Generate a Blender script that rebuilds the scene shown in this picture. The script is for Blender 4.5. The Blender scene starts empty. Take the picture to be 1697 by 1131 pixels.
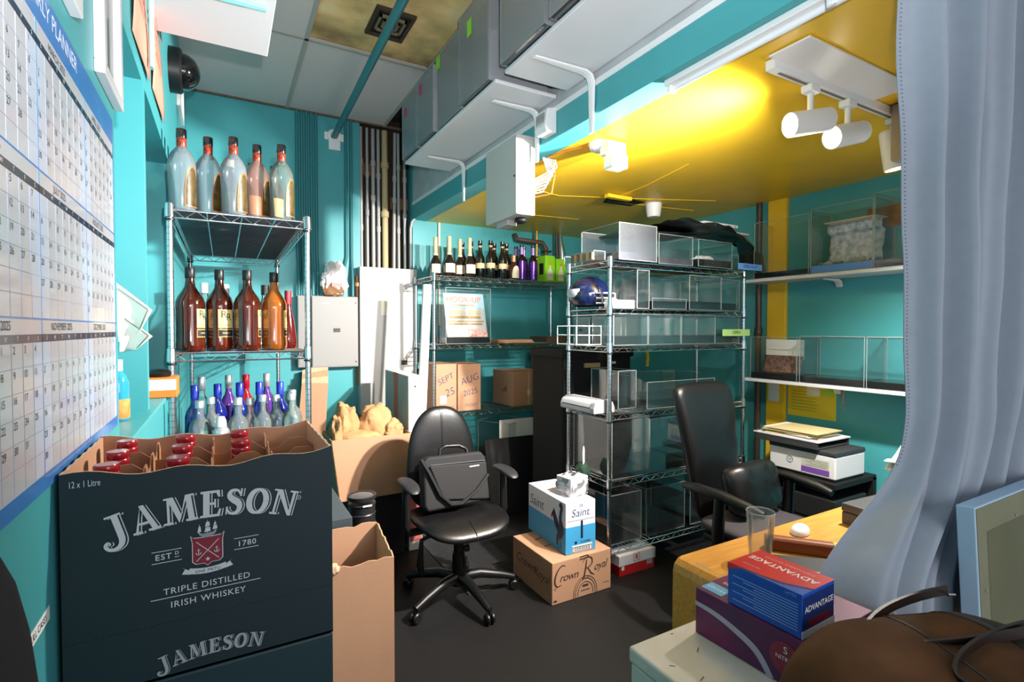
import bpy, math, random
from mathutils import Vector, Matrix
random.seed(7)
D, C = bpy.data, bpy.context.scene.collection
SC = bpy.context.scene
PI = math.pi

# ---------------------------------------------------------------- camera, world, light, exposure
cd = D.cameras.new('camera'); cam = D.objects.new('camera', cd); C.objects.link(cam)
cam.location = (0, 0, 1.47)
cam.rotation_euler = (math.radians(90 - 1.35), 0, -math.radians(29.35))
cd.sensor_width = 36; cd.lens = 850 / 1697 * 36; cd.clip_start = 0.02
SC.camera = cam
SC.view_settings.view_transform = 'Standard'; SC.view_settings.look = 'None'
SC.view_settings.gamma = 1; SC.view_settings.use_curve_mapping = False
SC.view_settings.exposure = 0.08
SC.cycles.transparent_max_bounces = 28; SC.cycles.max_bounces = 8
SC.cycles.caustics_reflective = False; SC.cycles.caustics_refractive = False
SC.cycles.sample_clamp_indirect = 4
W = D.worlds.new('world'); SC.world = W; W.use_nodes = True
W.node_tree.nodes['Background'].inputs[0].default_value = (0.95, 0.95, 1.0, 1)
W.node_tree.nodes['Background'].inputs[1].default_value = 0.42

def area_light(name, loc, target, sx, sy, power, col=(1, 1, 1)):
    l = D.lights.new(name, 'AREA'); l.shape = 'RECTANGLE'; l.size = sx; l.size_y = sy
    l.energy = power; l.color = col
    o = D.objects.new(name, l); C.objects.link(o); o.location = loc
    o.rotation_euler = (Vector(target) - Vector(loc)).to_track_quat('-Z', 'Y').to_euler()
    return o
# soft fill light added behind the camera, where no source is seen
area_light('added_fill_light', (1.3, -2.2, 1.5), (1.4, 3.0, 1.9), 1.6, 1.6, 40, (0.97, 0.97, 1.0))
# the photographer's flash, standing at the camera and tilted up towards the ceiling
fl = D.lights.new('flash', 'SPOT'); fl.energy = 160; fl.spot_size = math.radians(112); fl.spot_blend = .8; fl.shadow_soft_size = .02
fo = D.objects.new('flash', fl); C.objects.link(fo); fo.location = (.06, -.04, 1.62)
fo.rotation_euler = Vector((.20, .80, .58)).to_track_quat('-Z', 'Y').to_euler()

# ---------------------------------------------------------------- materials
def lin(h):
    h = h.lstrip('#'); v = [int(h[i:i + 2], 16) / 255 for i in (0, 2, 4)]
    return tuple(x / 12.92 if x <= .04045 else ((x + .055) / 1.055) ** 2.4 for x in v) + (1,)
MC = {}
def mat(name, hx, rough=.5, metal=0., noise=0., nscale=12., bump=0., bscale=60., coat=0., spec=.5, emit=0., dark=None, trans=0., alpha=1., sheen=0., ior=1.45, detail=4, stretch=None):
    if name in MC: return MC[name]
    m = D.materials.new(name); m.use_nodes = True; nt = m.node_tree; b = nt.nodes['Principled BSDF']
    col = lin(hx)
    b.inputs['Base Color'].default_value = col; b.inputs['Roughness'].default_value = rough
    b.inputs['Metallic'].default_value = metal; b.inputs['Coat Weight'].default_value = coat
    b.inputs['Coat Roughness'].default_value = .08
    b.inputs['Specular IOR Level'].default_value = spec; b.inputs['Transmission Weight'].default_value = trans
    b.inputs['Alpha'].default_value = alpha; b.inputs['IOR'].default_value = ior
    if sheen: b.inputs['Sheen Weight'].default_value = sheen
    if emit:
        b.inputs['Emission Color'].default_value = col; b.inputs['Emission Strength'].default_value = emit
    tc = None
    if noise or bump:
        tc = nt.nodes.new('ShaderNodeTexCoord'); src = tc.outputs['Object']
        if stretch:
            mp = nt.nodes.new('ShaderNodeMapping'); mp.inputs['Scale'].default_value = stretch
            nt.links.new(src, mp.inputs[0]); src = mp.outputs[0]
    if noise:
        n = nt.nodes.new('ShaderNodeTexNoise'); n.inputs['Scale'].default_value = nscale; n.inputs['Detail'].default_value = detail
        nt.links.new(src, n.inputs['Vector'])
        r = nt.nodes.new('ShaderNodeValToRGB'); r.color_ramp.elements[0].position = .3; r.color_ramp.elements[1].position = .7
        d = lin(dark) if dark else tuple(c * (1 - noise) for c in col[:3]) + (1,)
        r.color_ramp.elements[0].color = d; r.color_ramp.elements[1].color = col
        nt.links.new(n.outputs[0], r.inputs[0]); nt.links.new(r.outputs[0], b.inputs['Base Color'])
    if bump:
        n2 = nt.nodes.new('ShaderNodeTexNoise'); n2.inputs['Scale'].default_value = bscale; n2.inputs['Detail'].default_value = 3
        nt.links.new(src, n2.inputs['Vector'])
        bp = nt.nodes.new('ShaderNodeBump'); bp.inputs['Strength'].default_value = bump; bp.inputs['Distance'].default_value = .004
        nt.links.new(n2.outputs[0], bp.inputs['Height']); nt.links.new(bp.outputs[0], b.inputs['Normal'])
    MC[name] = m; return m

def clear(name, tint='#fcfdfd', gloss=.9, haze=.05, hazecol='#dfe6e6', rough=.03):
    """thin clear plastic or glass: see-through with a mirror sheen that grows at grazing angles"""
    if name in MC: return MC[name]
    m = D.materials.new(name); m.use_nodes = True; nt = m.node_tree; nt.nodes.clear()
    out = nt.nodes.new('ShaderNodeOutputMaterial'); t = nt.nodes.new('ShaderNodeBsdfTransparent'); t.inputs[0].default_value = lin(tint)
    g = nt.nodes.new('ShaderNodeBsdfGlossy'); g.inputs['Roughness'].default_value = rough
    df = nt.nodes.new('ShaderNodeBsdfDiffuse'); df.inputs[0].default_value = lin(hazecol)
    fr = nt.nodes.new('ShaderNodeFresnel'); fr.inputs[0].default_value = 1.45
    mu = nt.nodes.new('ShaderNodeMath'); mu.operation = 'MULTIPLY'; mu.inputs[1].default_value = gloss
    nt.links.new(fr.outputs[0], mu.inputs[0])
    m1 = nt.nodes.new('ShaderNodeMixShader'); m1.inputs[0].default_value = haze
    nt.links.new(t.outputs[0], m1.inputs[1]); nt.links.new(df.outputs[0], m1.inputs[2])
    m2 = nt.nodes.new('ShaderNodeMixShader')
    nt.links.new(mu.outputs[0], m2.inputs[0]); nt.links.new(m1.outputs[0], m2.inputs[1]); nt.links.new(g.outputs[0], m2.inputs[2])
    nt.links.new(m2.outputs[0], out.inputs[0])
    MC[name] = m; return m

TEAL = mat('teal_paint', '#479fa6', .42, noise=.08, nscale=3, bump=.05, bscale=25)
TEALP = mat('teal_pipe_paint', '#33787f', .4)
YELLOW = mat('yellow_paint', '#f2c42c', .38, noise=.10, nscale=2.5, bump=.04, bscale=20)
WHITE = mat('white_paint', '#e4e4e6', .45, noise=.03, nscale=6)
BOARD = mat('white_board', '#dcdce0', .35)
DIRTY = mat('unpainted_wall', '#b9bcc0', .7, noise=.2, nscale=8)
BLACK = mat('black_plastic', '#0d0d0e', .42)
BLACKM = mat('black_matte', '#0e0e10', .65)
LEATHER = mat('black_leather', '#0f0e10', .36, bump=.12, bscale=160, spec=.5)
FABRIC = mat('dark_grey_fabric', '#3a373b', .9, noise=.2, nscale=200)
CHROME = mat('chrome_wire', '#c9ccd2', .2, 1.)
GREYMET = mat('grey_metal', '#a9a9a8', .45, .15)
PANELG = mat('grey_enamel', '#8f8d8c', .5)
PANELW = mat('pale_enamel', '#bdbab8', .5)
CARD = mat('cardboard', '#b68a6c', .8, noise=.07, nscale=5, bump=.05, bscale=120)
CARDL = mat('cardboard_torn_edge', '#d9b592', .9, noise=.3, nscale=90)
CARDD = mat('dark_cardboard', '#7a5a42', .85, noise=.15, nscale=5)
KRAFT = mat('kraft_paper', '#b48a5e', .8, noise=.14, nscale=14, bump=1.0, bscale=38)
PAPER = mat('white_paper', '#ecebe6', .7)
NAVYBOX = mat('dark_teal_carton', '#08252c', .55, noise=.06, nscale=4)
SILVER = mat('silver_ink', '#c3c9ce', .5)
REDCAP = mat('dark_red_cap', '#8e1420', .25, coat=.4)
INK = mat('black_ink', '#1a1718', .6)
BLUEINK = mat('purple_marker', '#3a3560', .7)
ACRYL = clear('clear_acrylic', haze=.006, gloss=.16)
ACRYLW = clear('scratched_film', tint='#eceef0', haze=.10, hazecol='#8a8e96', rough=.3, gloss=.25)
ACRYLF = clear('film_covered_acrylic', tint='#f6f7f8', haze=.27, hazecol='#dde1ea', rough=.25)
EDGE = clear('acrylic_polished_edge', tint='#eef4f4', haze=.30, hazecol='#e8efef')
GLASSC = clear('clear_bottle_glass', tint='#f2f7f6', gloss=1.0, haze=.10, hazecol='#cfdcdc')
OAK = mat('oak_veneer', '#cf9440', .38, noise=.25, nscale=6, dark='#b87a30', stretch=(1, 14, 14), coat=.15)

def chrome_post():
    m = mat('grooved_chrome_post', '#c4c7cc', .25, 1.); nt = m.node_tree; b = nt.nodes['Principled BSDF']
    tc = nt.nodes.new('ShaderNodeTexCoord'); s = nt.nodes.new('ShaderNodeSeparateXYZ'); nt.links.new(tc.outputs['Object'], s.inputs[0])
    a = nt.nodes.new('ShaderNodeMath'); a.operation = 'MULTIPLY'; a.inputs[1].default_value = 1 / .0254; nt.links.new(s.outputs[2], a.inputs[0])
    f = nt.nodes.new('ShaderNodeMath'); f.operation = 'FRACT'; nt.links.new(a.outputs[0], f.inputs[0])
    g = nt.nodes.new('ShaderNodeMath'); g.operation = 'LESS_THAN'; g.inputs[1].default_value = .10; nt.links.new(f.outputs[0], g.inputs[0])
    mx = nt.nodes.new('ShaderNodeMix'); mx.data_type = 'RGBA'; mx.inputs[6].default_value = lin('#c4c7cc'); mx.inputs[7].default_value = lin('#888b91')
    nt.links.new(g.outputs[0], mx.inputs[0]); nt.links.new(mx.outputs[2], b.inputs['Base Color']); return m
POST = chrome_post()

# ---------------------------------------------------------------- mesh builder
class MB:
    def __init__(s): s.v = []; s.f = []; s.m = []
    def add(s, vs, fs, mi=0):
        b = len(s.v); s.v += [tuple(p) for p in vs]; s.f += [tuple(i + b for i in f) for f in fs]
        s.m += mi if isinstance(mi, list) else [mi] * len(fs); return s
    def box(s, a, b, mi=0):
        (x0, y0, z0), (x1, y1, z1) = a, b
        vs = [(x0, y0, z0), (x1, y0, z0), (x1, y1, z0), (x0, y1, z0), (x0, y0, z1), (x1, y0, z1), (x1, y1, z1), (x0, y1, z1)]
        return s.add(vs, [(3, 2, 1, 0), (4, 5, 6, 7), (0, 1, 5, 4), (1, 2, 6, 5), (2, 3, 7, 6), (3, 0, 4, 7)], mi)
    def obox(s, c, h, rz=0, rx=0, ry=0, mi=0):
        M = Matrix.Translation(c) @ Matrix.Rotation(rz, 4, 'Z') @ Matrix.Rotation(ry, 4, 'Y') @ Matrix.Rotation(rx, 4, 'X')
        t = MB().box((-h[0], -h[1], -h[2]), h); return s.add([M @ Vector(p) for p in t.v], t.f, mi)
    def tube(s, pts, r, n=8, mi=0, caps=True):
        pts = [Vector(p) for p in pts]; k = len(pts); rs = r if isinstance(r, (list, tuple)) else [r] * k
        vs = []; fs = []; N = None
        for i in range(k):
            t = (pts[min(i + 1, k - 1)] - pts[max(i - 1, 0)]).normalized()
            if N is None: N = t.orthogonal().normalized()
            N = (N - t * N.dot(t));  N = N.normalized() if N.length > 1e-6 else t.orthogonal().normalized()
            B = t.cross(N)
            for j in range(n):
                a = 2 * PI * j / n; vs.append(pts[i] + (N * math.cos(a) + B * math.sin(a)) * rs[i])
        for i in range(k - 1):
            for j in range(n):
                j2 = (j + 1) % n; fs.append((i * n + j, i * n + j2, (i + 1) * n + j2, (i + 1) * n + j))
        if caps: fs += [tuple(range(n - 1, -1, -1)), tuple((k - 1) * n + j for j in range(n))]
        return s.add(vs, fs, mi)
    def lathe(s, prof, n=24, c=(0, 0, 0), mi=0, a0=0, a1=2 * PI, axis='Z'):
        full = abs(a1 - a0 - 2 * PI) < 1e-6; m = n if full else n + 1; vs = []; fs = []
        for r, z in prof:
            for j in range(m):
                a = a0 + (a1 - a0) * j / n; p = (r * math.cos(a), r * math.sin(a), z)
                if axis == 'X': p = (p[2], p[0], p[1])
                if axis == 'Y': p = (p[1], p[2], p[0])
                vs.append((p[0] + c[0], p[1] + c[1], p[2] + c[2]))
        for i in range(len(prof) - 1):
            for j in range(n):
                j2 = (j + 1) % m; f = [i * m + j, i * m + j2, (i + 1) * m + j2, (i + 1) * m + j]
                if prof[i][0] < 1e-6: f = [f[0], f[2], f[3]]
                elif prof[i + 1][0] < 1e-6: f = [f[0], f[1], f[2]]
                fs.append(tuple(f))
        return s.add(vs, fs, mi)
    def grid(s, fn, nu, nv, mi=0, wrap=False):
        m = nu if wrap else nu + 1
        vs = [fn(i / nu, j / nv) for j in range(nv + 1) for i in range(m)]
        fs = [(j * m + i, j * m + (i + 1) % m, (j + 1) * m + (i + 1) % m, (j + 1) * m + i) for j in range(nv) for i in range(nu)]
        return s.add(vs, fs, mi)
    def prism(s, pts, fr, h, mi=0):
        """outline pts (2D) in frame fr=(origin,xdir,ydir), extruded by h along x cross y"""
        o, x, y = [Vector(q) for q in fr]; nrm = x.cross(y).normalized(); k = len(pts)
        a = [o + x * p[0] + y * p[1] for p in pts]; b = [p + nrm * h for p in a]
        fs = [tuple(range(k - 1, -1, -1)), tuple(range(k, 2 * k))] + [(i, (i + 1) % k, k + (i + 1) % k, k + i) for i in range(k)]
        return s.add(a + b, fs, mi)
    def face(s, pts, mi=0): return s.add(pts, [tuple(range(len(pts)))], mi)
    def stroke(s, pts, w, fr, mi=0):
        """flat polyline of width w (number or list) in frame fr"""
        o, x, y = [Vector(q) for q in fr]; k = len(pts); ws = list(w) if isinstance(w, (list, tuple)) else [w] * k; vs = []
        if 3 < k < 20:                                     # round the corners of a hand-drawn line
            P = [Vector((*p, q)) for p, q in zip(pts, ws)]; Q = []
            for i in range(k - 1):
                p0, p1, p2, p3 = P[max(i - 1, 0)], P[i], P[i + 1], P[min(i + 2, k - 1)]
                for j in range(5):
                    t = j / 5; Q.append(.5 * (2 * p1 + (p2 - p0) * t + (2 * p0 - 5 * p1 + 4 * p2 - p3) * t * t + (3 * p1 - p0 - 3 * p2 + p3) * t ** 3))
            Q.append(P[-1]); pts = [(q.x, q.y) for q in Q]; ws = [q.z for q in Q]; k = len(pts)
        for i in range(k):
            a, b = pts[max(i - 1, 0)], pts[min(i + 1, k - 1)]; t = Vector((b[0] - a[0], b[1] - a[1])).normalized(); nn = Vector((-t.y, t.x)) * ws[i] / 2
            vs += [o + x * (pts[i][0] + nn.x) + y * (pts[i][1] + nn.y), o + x * (pts[i][0] - nn.x) + y * (pts[i][1] - nn.y)]
        return s.add(vs, [(2 * i, 2 * i + 1, 2 * i + 3, 2 * i + 2) for i in range(k - 1)], mi)
    def build(s, name, mats, parent=None, world=False, smooth=None, bevel=0, seg=2, sub=0, solid=0):
        me = D.meshes.new(name); off = Vector((0, 0, 0))
        if world and parent: off = parent.location.copy()
        me.from_pydata([tuple(Vector(p) - off) for p in s.v], [], s.f); me.update()
        for m in (mats if isinstance(mats, (list, tuple)) else [mats]): me.materials.append(m)
        for p, i in zip(me.polygons, s.m): p.material_index = i
        if smooth is not None:
            me.shade_smooth(); me.set_sharp_from_angle(angle=math.radians(smooth))
        o = D.objects.new(name, me); C.objects.link(o)
        if parent: o.parent = parent
        if solid:
            q = o.modifiers.new('thickness', 'SOLIDIFY'); q.thickness = solid; q.offset = 0
        if bevel:
            q = o.modifiers.new('bevel', 'BEVEL'); q.width = bevel; q.segments = seg; q.limit_method = 'ANGLE'; q.angle_limit = math.radians(40)
        if sub:
            q = o.modifiers.new('subdivision', 'SUBSURF'); q.levels = q.render_levels = sub
        return o

def tag(o, label, cat, group=None):
    o['label'] = label; o['category'] = cat
    if group: o['group'] = group
    return o
def thing(name, label, cat, loc=(0, 0, 0), rz=0, group=None):
    o = D.objects.new(name, None); C.objects.link(o); o.location = loc; o.rotation_euler = (0, 0, rz); o.empty_display_size = .05
    return tag(o, label, cat, group)
def struct(o): o['kind'] = 'structure'; return o
def dup(r, loc, rz=0, label=None, group=None):
    c = r.copy(); C.objects.link(c); c.location = loc; c.rotation_euler = (0, 0, rz)
    if label: c['label'] = label
    if group: c['group'] = group
    for ch in list(r.children):
        d = ch.copy(); C.objects.link(d); d.parent = c
        for g in list(ch.children):
            e = g.copy(); C.objects.link(e); e.parent = d
    return c

# lettering: glyph outlines from the built-in font, turned into mesh
GC = {}
def glyphs(txt, size, align='CENTER', spacing=1.0, bold=0.):
    key = (txt, align, spacing, bold)
    if key not in GC:
        cu = D.curves.new('lettering', 'FONT'); cu.body = txt; cu.size = 1; cu.align_x = align; cu.align_y = 'CENTER'
        cu.space_character = spacing; cu.resolution_u = 3; cu.offset = bold
        ob = D.objects.new('lettering', cu); me = D.meshes.new_from_object(ob)
        GC[key] = ([tuple(v.co) for v in me.vertices], [tuple(p.vertices) for p in me.polygons])
        D.objects.remove(ob); D.meshes.remove(me); D.curves.remove(cu)
    vs, fs = GC[key]; return [(x * size, y * size) for x, y, z in vs], fs
def put_text(mb, txt, size, o, x, y, align='CENTER', spacing=1.0, bold=0., mi=0, shear=0., bend=0.):
    """write txt on the plane through o with directions x, y (bend: wrap round a vertical bottle of that radius)"""
    vs, fs = glyphs(txt, size, align, spacing, bold); o, x, y = Vector(o), Vector(x), Vector(y); nrm = x.cross(y)
    out = []
    for a, b in vs:
        a += shear * b
        if bend: out.append(o + x * (bend * math.sin(a / bend)) + nrm * (bend * (math.cos(a / bend) - 1)) + y * b)
        else: out.append(o + x * a + y * b)
    return mb.add(out, fs, mi)
XR, ZU = (1, 0, 0), (0, 0, 1)          # writing on a face that looks towards -Y
YB, YF = (0, -1, 0), (0, 1, 0)         # writing on a face that looks towards -X / +X

def sm(x): x = max(0, min(1, x)); return x * x * (3 - 2 * x)
def cushion(outline, tt, tb, rings=8, n=40, p=2.6, crown=None):
    """closed padded slab: outline(angle)->(x,y), half thickness tt above, tb below"""
    mb = MB(); vs = []; fs = []
    rr = [math.sin(PI / 2 * i / rings) for i in range(rings + 1)]
    def z(r, t): return t * (max(0, 1 - r ** p)) ** (1 / p)
    lay = [(r, z(r, tt)) for r in rr[1:]] + [(r, -z(r, tb)) for r in rr[-2:0:-1]]
    vs.append((0, 0, tt))
    for r, zz in lay:
        for j in range(n):
            x, y = outline(2 * PI * j / n); vs.append((x * r, y * r, zz))
    vs.append((0, 0, -tb)); L = len(lay)
    for j in range(n): fs.append((0, 1 + j, 1 + (j + 1) % n))
    for i in range(L - 1):
        for j in range(n):
            a = 1 + i * n; fs.append((a + j, a + n + j, a + n + (j + 1) % n, a + (j + 1) % n))
    a = 1 + (L - 1) * n
    for j in range(n): fs.append((a + j, len(vs) - 1, a + (j + 1) % n))
    if crown: vs = [crown(*v) for v in vs]
    return mb.add(vs, fs)
def superell(a, b, e=3.0):
    def f(t):
        c, s = math.cos(t), math.sin(t)
        return (a * math.copysign(abs(c) ** (2 / e), c), b * math.copysign(abs(s) ** (2 / e), s))
    return f

# ================================================================ THE ROOM
FLOORM = mat('black_rubber_floor', '#0e0d10', .6, noise=.25, nscale=30, bump=.25, bscale=220)
struct(MB().box((-.5, -.7, -.06), (3.75, 4.5, 0)).build('floor', FLOORM))
bw = MB()
bw.box((-.5, 4.35, 0), (3.75, 4.5, 1.98)); bw.box((-.5, 4.35, 1.98), (1.0, 4.5, 3.3)); bw.box((1.45, 4.35, 1.98), (3.75, 4.5, 3.3))
bw.box((1.0, 4.48, 1.98), (1.45, 4.5, 3.3), 1)
struct(bw.build('wall_back', [TEAL, mat('dark_plank_recess', '#3a2a20', .8, noise=.5, nscale=6, stretch=(8, 1, 1))]))
lw = MB()
lw.box((-.5, -.6, 0), (-.215, 4.35, 1.20)); lw.box((-.5, -.6, 1.20), (-.215, 1.49, 3.3)); lw.box((-.5, 1.49, 2.25), (-.215, 2.93, 3.3))
lw.box((-.5, 2.93, 1.20), (-.215, 4.35, 3.3)); lw.box((-.5, 1.49, 1.20), (-.33, 2.93, 2.25))
lw.box((-.33, 1.985, 1.20), (-.212, 2.025, 2.25))
struct(lw.build('wall_left', TEAL))
struct(MB().box((-.335, 1.50, 1.195), (-.19, 2.93, 1.212)).build('trim_1', TEAL, bevel=.003))
struct(MB().box((3.6, -.6, 0), (3.75, 4.35, 2.5)).build('wall_right', TEAL))
struct(MB().box((3.57, 2.285, 0), (3.6, 2.43, 2.423)).build('trim_2', YELLOW, bevel=.004))
# beam between the tall part and the low yellow part
struct(MB().box((1.45, -.6, 2.423), (1.58, 4.35, 2.553)).build('trim_3', TEAL, bevel=.004))
struct(MB().box((1.455, -.6, 2.553), (1.58, 4.35, 3.3)).build('wall_right_upper', DIRTY))
struct(MB().box((1.447, -.6, 2.548), (1.456, 4.35, 2.575)).build('trim_4', WHITE))
yc = MB().box((1.58, .69, 2.423), (3.6, 4.35, 2.80))
for a, b in (((1.60, 2.95), (2.1, 3.05)), ((2.1, 3.05), (3.2, 2.6)), ((1.9, 3.7), (2.7, 3.62)), ((2.35, 2.1), (2.5, 3.0)), ((2.5, 3.0), (3.3, 2.9))):
    yc.tube([(a[0], a[1], 2.423), ((a[0] + b[0]) / 2 + .03, (a[1] + b[1]) / 2, 2.4225), (b[0], b[1], 2.423)], .0035, 5)
struct(yc.build('ceiling', YELLOW))
TILE = mat('ceiling_tile', '#dacdca', .85, noise=.10, nscale=140, bump=.3, bscale=150)
def stained():
    m = mat('smoke_stained_tile', '#b89a5e', .85); nt = m.node_tree; b = nt.nodes['Principled BSDF']
    tc = nt.nodes.new('ShaderNodeTexCoord')
    n = nt.nodes.new('ShaderNodeTexNoise'); n.inputs['Scale'].default_value = 2.3; n.inputs['Detail'].default_value = 5
    nt.links.new(tc.outputs['Object'], n.inputs['Vector'])
    r = nt.nodes.new('ShaderNodeValToRGB'); e = r.color_ramp.elements
    e[0].position = .30; e[0].color = lin('#94764e'); e[1].position = .60; e[1].color = lin('#f8dfae')
    x = e.new(.5); x.color = lin('#ecc888')
    nt.links.new(n.outputs[0], r.inputs[0]); nt.links.new(r.outputs[0], b.inputs['Base Color']); return m
STAIN = stained()
ce = MB(); xs = [-1.045, -.3, .447, 1.2]; ys = [-.4, .82, 2.04, 3.265, 4.35]
for i in range(3):
    for j in range(4):
        br = 1 if (i == 2 and j in (1, 2)) else 0
        z = 3.185 + (.012 if br else 0)
        ce.box((max(xs[i], -.5) + .008, ys[j] + .008, z), (xs[i + 1] - .008, ys[j + 1] - .008, z + .02), br)
ce.box((-.5, -.6, 3.29), (1.46, 4.5, 3.32), 2)
for x in xs[1:]: ce.box((x - .011, -.6, 3.175), (x + .011, 4.35, 3.19), 3)
for y in ys[1:4]: ce.box((-.5, y - .011, 3.175), (1.2, y + .011, 3.19), 3)
ce.box((-.5, 4.335, 3.172), (1.44, 4.35, 3.19), 4)
struct(ce.build('ceiling', [TILE, STAIN, mat('dark_plenum', '#26221e', .9), mat('ceiling_grid_metal', '#a9a69c', .5), mat('rusty_wall_angle', '#6d5a4c', .7, noise=.4, nscale=30)]))

# square vent in the brown tile
t = thing('ceiling_vent', 'square dark metal vent in the brown stained ceiling tile', 'vent', (.84, 2.90, 3.18))
f = MB()
for a, b in (((-.11, -.14, 0), (.11, -.12, .02)), ((-.11, .12, 0), (.11, .14, .02)), ((-.11, -.12, 0), (-.09, .12, .02)), ((.09, -.12, 0), (.11, .12, .02))): f.box(a, b)
f.build('frame', mat('vent_rust', '#3d2f24', .6), t)
f = MB()
for s in (.075, .045):
    for a, b in (((-s, -s, -.002), (s, -s + .012, .015)), ((-s, s - .012, -.002), (s, s, .015)), ((-s, -s, -.002), (-s + .012, s, .015)), ((s - .012, -s, -.002), (s, s, .015))): f.box(a, b)
f.build('louvre', mat('vent_louvre', '#7b6a50', .6), t)
MB().box((-.09, -.12, .012), (.09, .12, .02)).build('throat', BLACKM, t)

# sprinkler pipe
t = thing('sprinkler_pipe', 'teal painted pipe running under the ceiling to a white clamp', 'pipe', (.795, 4.35, 3.02))
MB().tube([(0, -.005, 0), (-.03, -1.9, .02), (-.05, -3.6, .04)], .024, 14).build('pipe', TEALP, t, smooth=40)
fl = MB().lathe([(.03, 0), (.055, 0), (.055, .012), (.03, .03)], 20, axis='Y', c=(0, -.032, 0)); fl.box((-.045, -.03, -.11), (.045, -.003, -.02)); fl.box((-.075, -.012, -.03), (.075, -.001, .03))
fl.build('wall_clamp', WHITE, t, bevel=.003)

# white shelf board on the left wall, close under the ceiling
def board_bracket(mb, x0, z0, lenx, drop, y, sx=1):
    """L bracket with rounded ribbed arm: arm along X under a board, leg down a wall"""
    pts = [(x0, y, z0 - drop)] + [(x0, y, z0 - .05), (x0 - sx * .012, y, z0 - .022), (x0 - sx * .04, y, z0 - .010), (x0 - sx * lenx, y, z0 - .010)]
    for d, r in ((-.016, .007), (-.006, .0085), (.006, .0085), (.016, .007)): mb.tube([(p[0], p[1] + d * (.55 if i in (0, 4) else 1), p[2]) for i, p in enumerate(pts)], [r * .7, r, r, r, r * .7], 8)
t = thing('wall_shelf', 'white shelf board high on the left wall below the ceiling', 'shelf', (-.2, 2.1, 2.62))
MB().box((-.014, -1.1, 0), (.375, .32, .018)).build('board', BOARD, t, bevel=.003)
b = MB(); board_bracket(b, .006, 0, .34, .3, -.05, -1); b.build('bracket', mat('pale_teal_enamel', '#8fd6da', .35), t, smooth=50)

# dome camera
t = thing('dome_camera', 'black dome security camera on the left wall', 'camera', (-.215, 3.02, 2.735))
MB().lathe([(0, 0), (.105, 0), (.105, .045), (.095, .055), (0, .055)], 28, axis='X').build('housing', BLACK, t, smooth=40)
MB().lathe([(.085, .055)] + [(.085 * math.cos(a * PI / 16), .055 + .075 * math.sin(a * PI / 16)) for a in range(1, 8)] + [(0, .13)], 28, axis='X').build('dome', mat('smoked_dome', '#0b0b0d', .05, coat=1), t, smooth=60)

# framed pictures and papers on the left wall
def wall_frame(y0, y1, z0, z1, label, hue):
    t = thing('picture_frame', label, 'picture', (-.215, (y0 + y1) / 2, z0), 0, 'white framed pictures on the left wall')
    w = (y1 - y0) / 2; h = z1 - z0; k = .026; f = MB()
    for a, b in (((0, -w, 0), (.018, w, k)), ((0, -w, h - k), (.018, w, h)), ((0, -w, k), (.018, -w + k, h - k)), ((0, w - k, k), (.018, w, h - k))): f.box(a, b)
    f.build('frame', mat('frame_white', '#cfcfd2', .4), t, bevel=.002)
    MB().box((0, -w + k, k), (.006, w - k, h - k)).build('mat_board', PAPER, t)
    MB().box((.006, -w + .05, .055), (.0075, w - .05, h - .055)).build('photo', mat('photo_' + hue, '#' + hue, .3, noise=.6, nscale=22, coat=.5), t)
wall_frame(.88, 1.105, 1.985, 2.28, 'white framed photo above the planner, nearer and partly cut off', '6b6f6a')
wall_frame(1.285, 1.50, 1.975, 2.26, 'white framed photo right of the planner heading with dark green picture', '4e5e50')
wall_frame(3.46, 3.80, 2.73, 3.05, 'white framed photo beside the black dome camera', '6d6550')
PINK = mat('salmon_paper', '#e0907c', .75)
def pinned_sheet(name, y0, y1, z0, z1, m, label, cat, x=-.2148, lines=9):
    t = thing(name, label, cat, (x, (y0 + y1) / 2, z0)); w = (y1 - y0) / 2; h = z1 - z0
    MB().grid(lambda u, v: (.004 + .006 * math.sin(v * 5 + u), -w + 2 * w * u, h * v), 6, 8).build('sheet', m, t, smooth=60, solid=.0008)
    q = MB()
    for i in range(lines):
        z = h * (.88 - .07 * i); q.box((.0125, -w * .75, z), (.0128, w * (.75 - .5 * ((i * 7) % 3) / 3), z + .006))
    q.build('writing', mat('faded_ink', '#8f5d56', .7), t)
pinned_sheet('notice_sheet', 1.775, 2.12, 2.30, 2.72, PINK, 'salmon pink notice pinned high on the left wall, nearer one', 'paper')
pinned_sheet('notice_sheet', 2.24, 2.60, 2.33, 2.78, PINK, 'salmon pink notice pinned by the dome camera, farther one', 'paper')

# ---- yearly planner on the left wall
t = thing('wall_planner', 'large laminated yearly planner poster on the left wall', 'calendar', (-.215, .92, 1.252))
PLAN = mat('laminated_paper', '#c6c7cd', .3, coat=.6, bump=.05, bscale=9)
PBLUE = mat('planner_blue', '#3f7fc8', .35, coat=.5, noise=.15, nscale=14)
Y0, Y1 = .365, 1.452; Z0, Z1 = 1.252, 1.938; cw = .27; X = -.2125
MB().box((-.215, Y0, Z0), (X, Y1, Z1)).build('sheet', PLAN, t, world=True)
q = MB(); q.box((X, Y0, 1.882), (X + .0004, Y1, Z1)); q.box((X, Y0, Z0), (X + .0004, Y1, 1.274)); q.box((X, Y1 - .006, 1.274), (X + .0004, Y1, 1.882))
for zz in (1.682, 1.482): q.box((X, Y0, zz), (X + .0004, Y1, zz + .0025))
for c in (.639, .909, 1.179): q.box((X, c - .001, 1.274), (X + .0005, c + .001, 1.882))
q.build('blue_border', PBLUE, t, world=True)
q = MB()
for zz in (1.849, 1.652, 1.4525): q.box((X, Y0 + .004, zz), (X + .0005, Y1 - .006, zz + .0105))
q.build('weekday_stripes', mat('planner_navy', '#1d2a44', .35, coat=.5), t, world=True)
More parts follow.
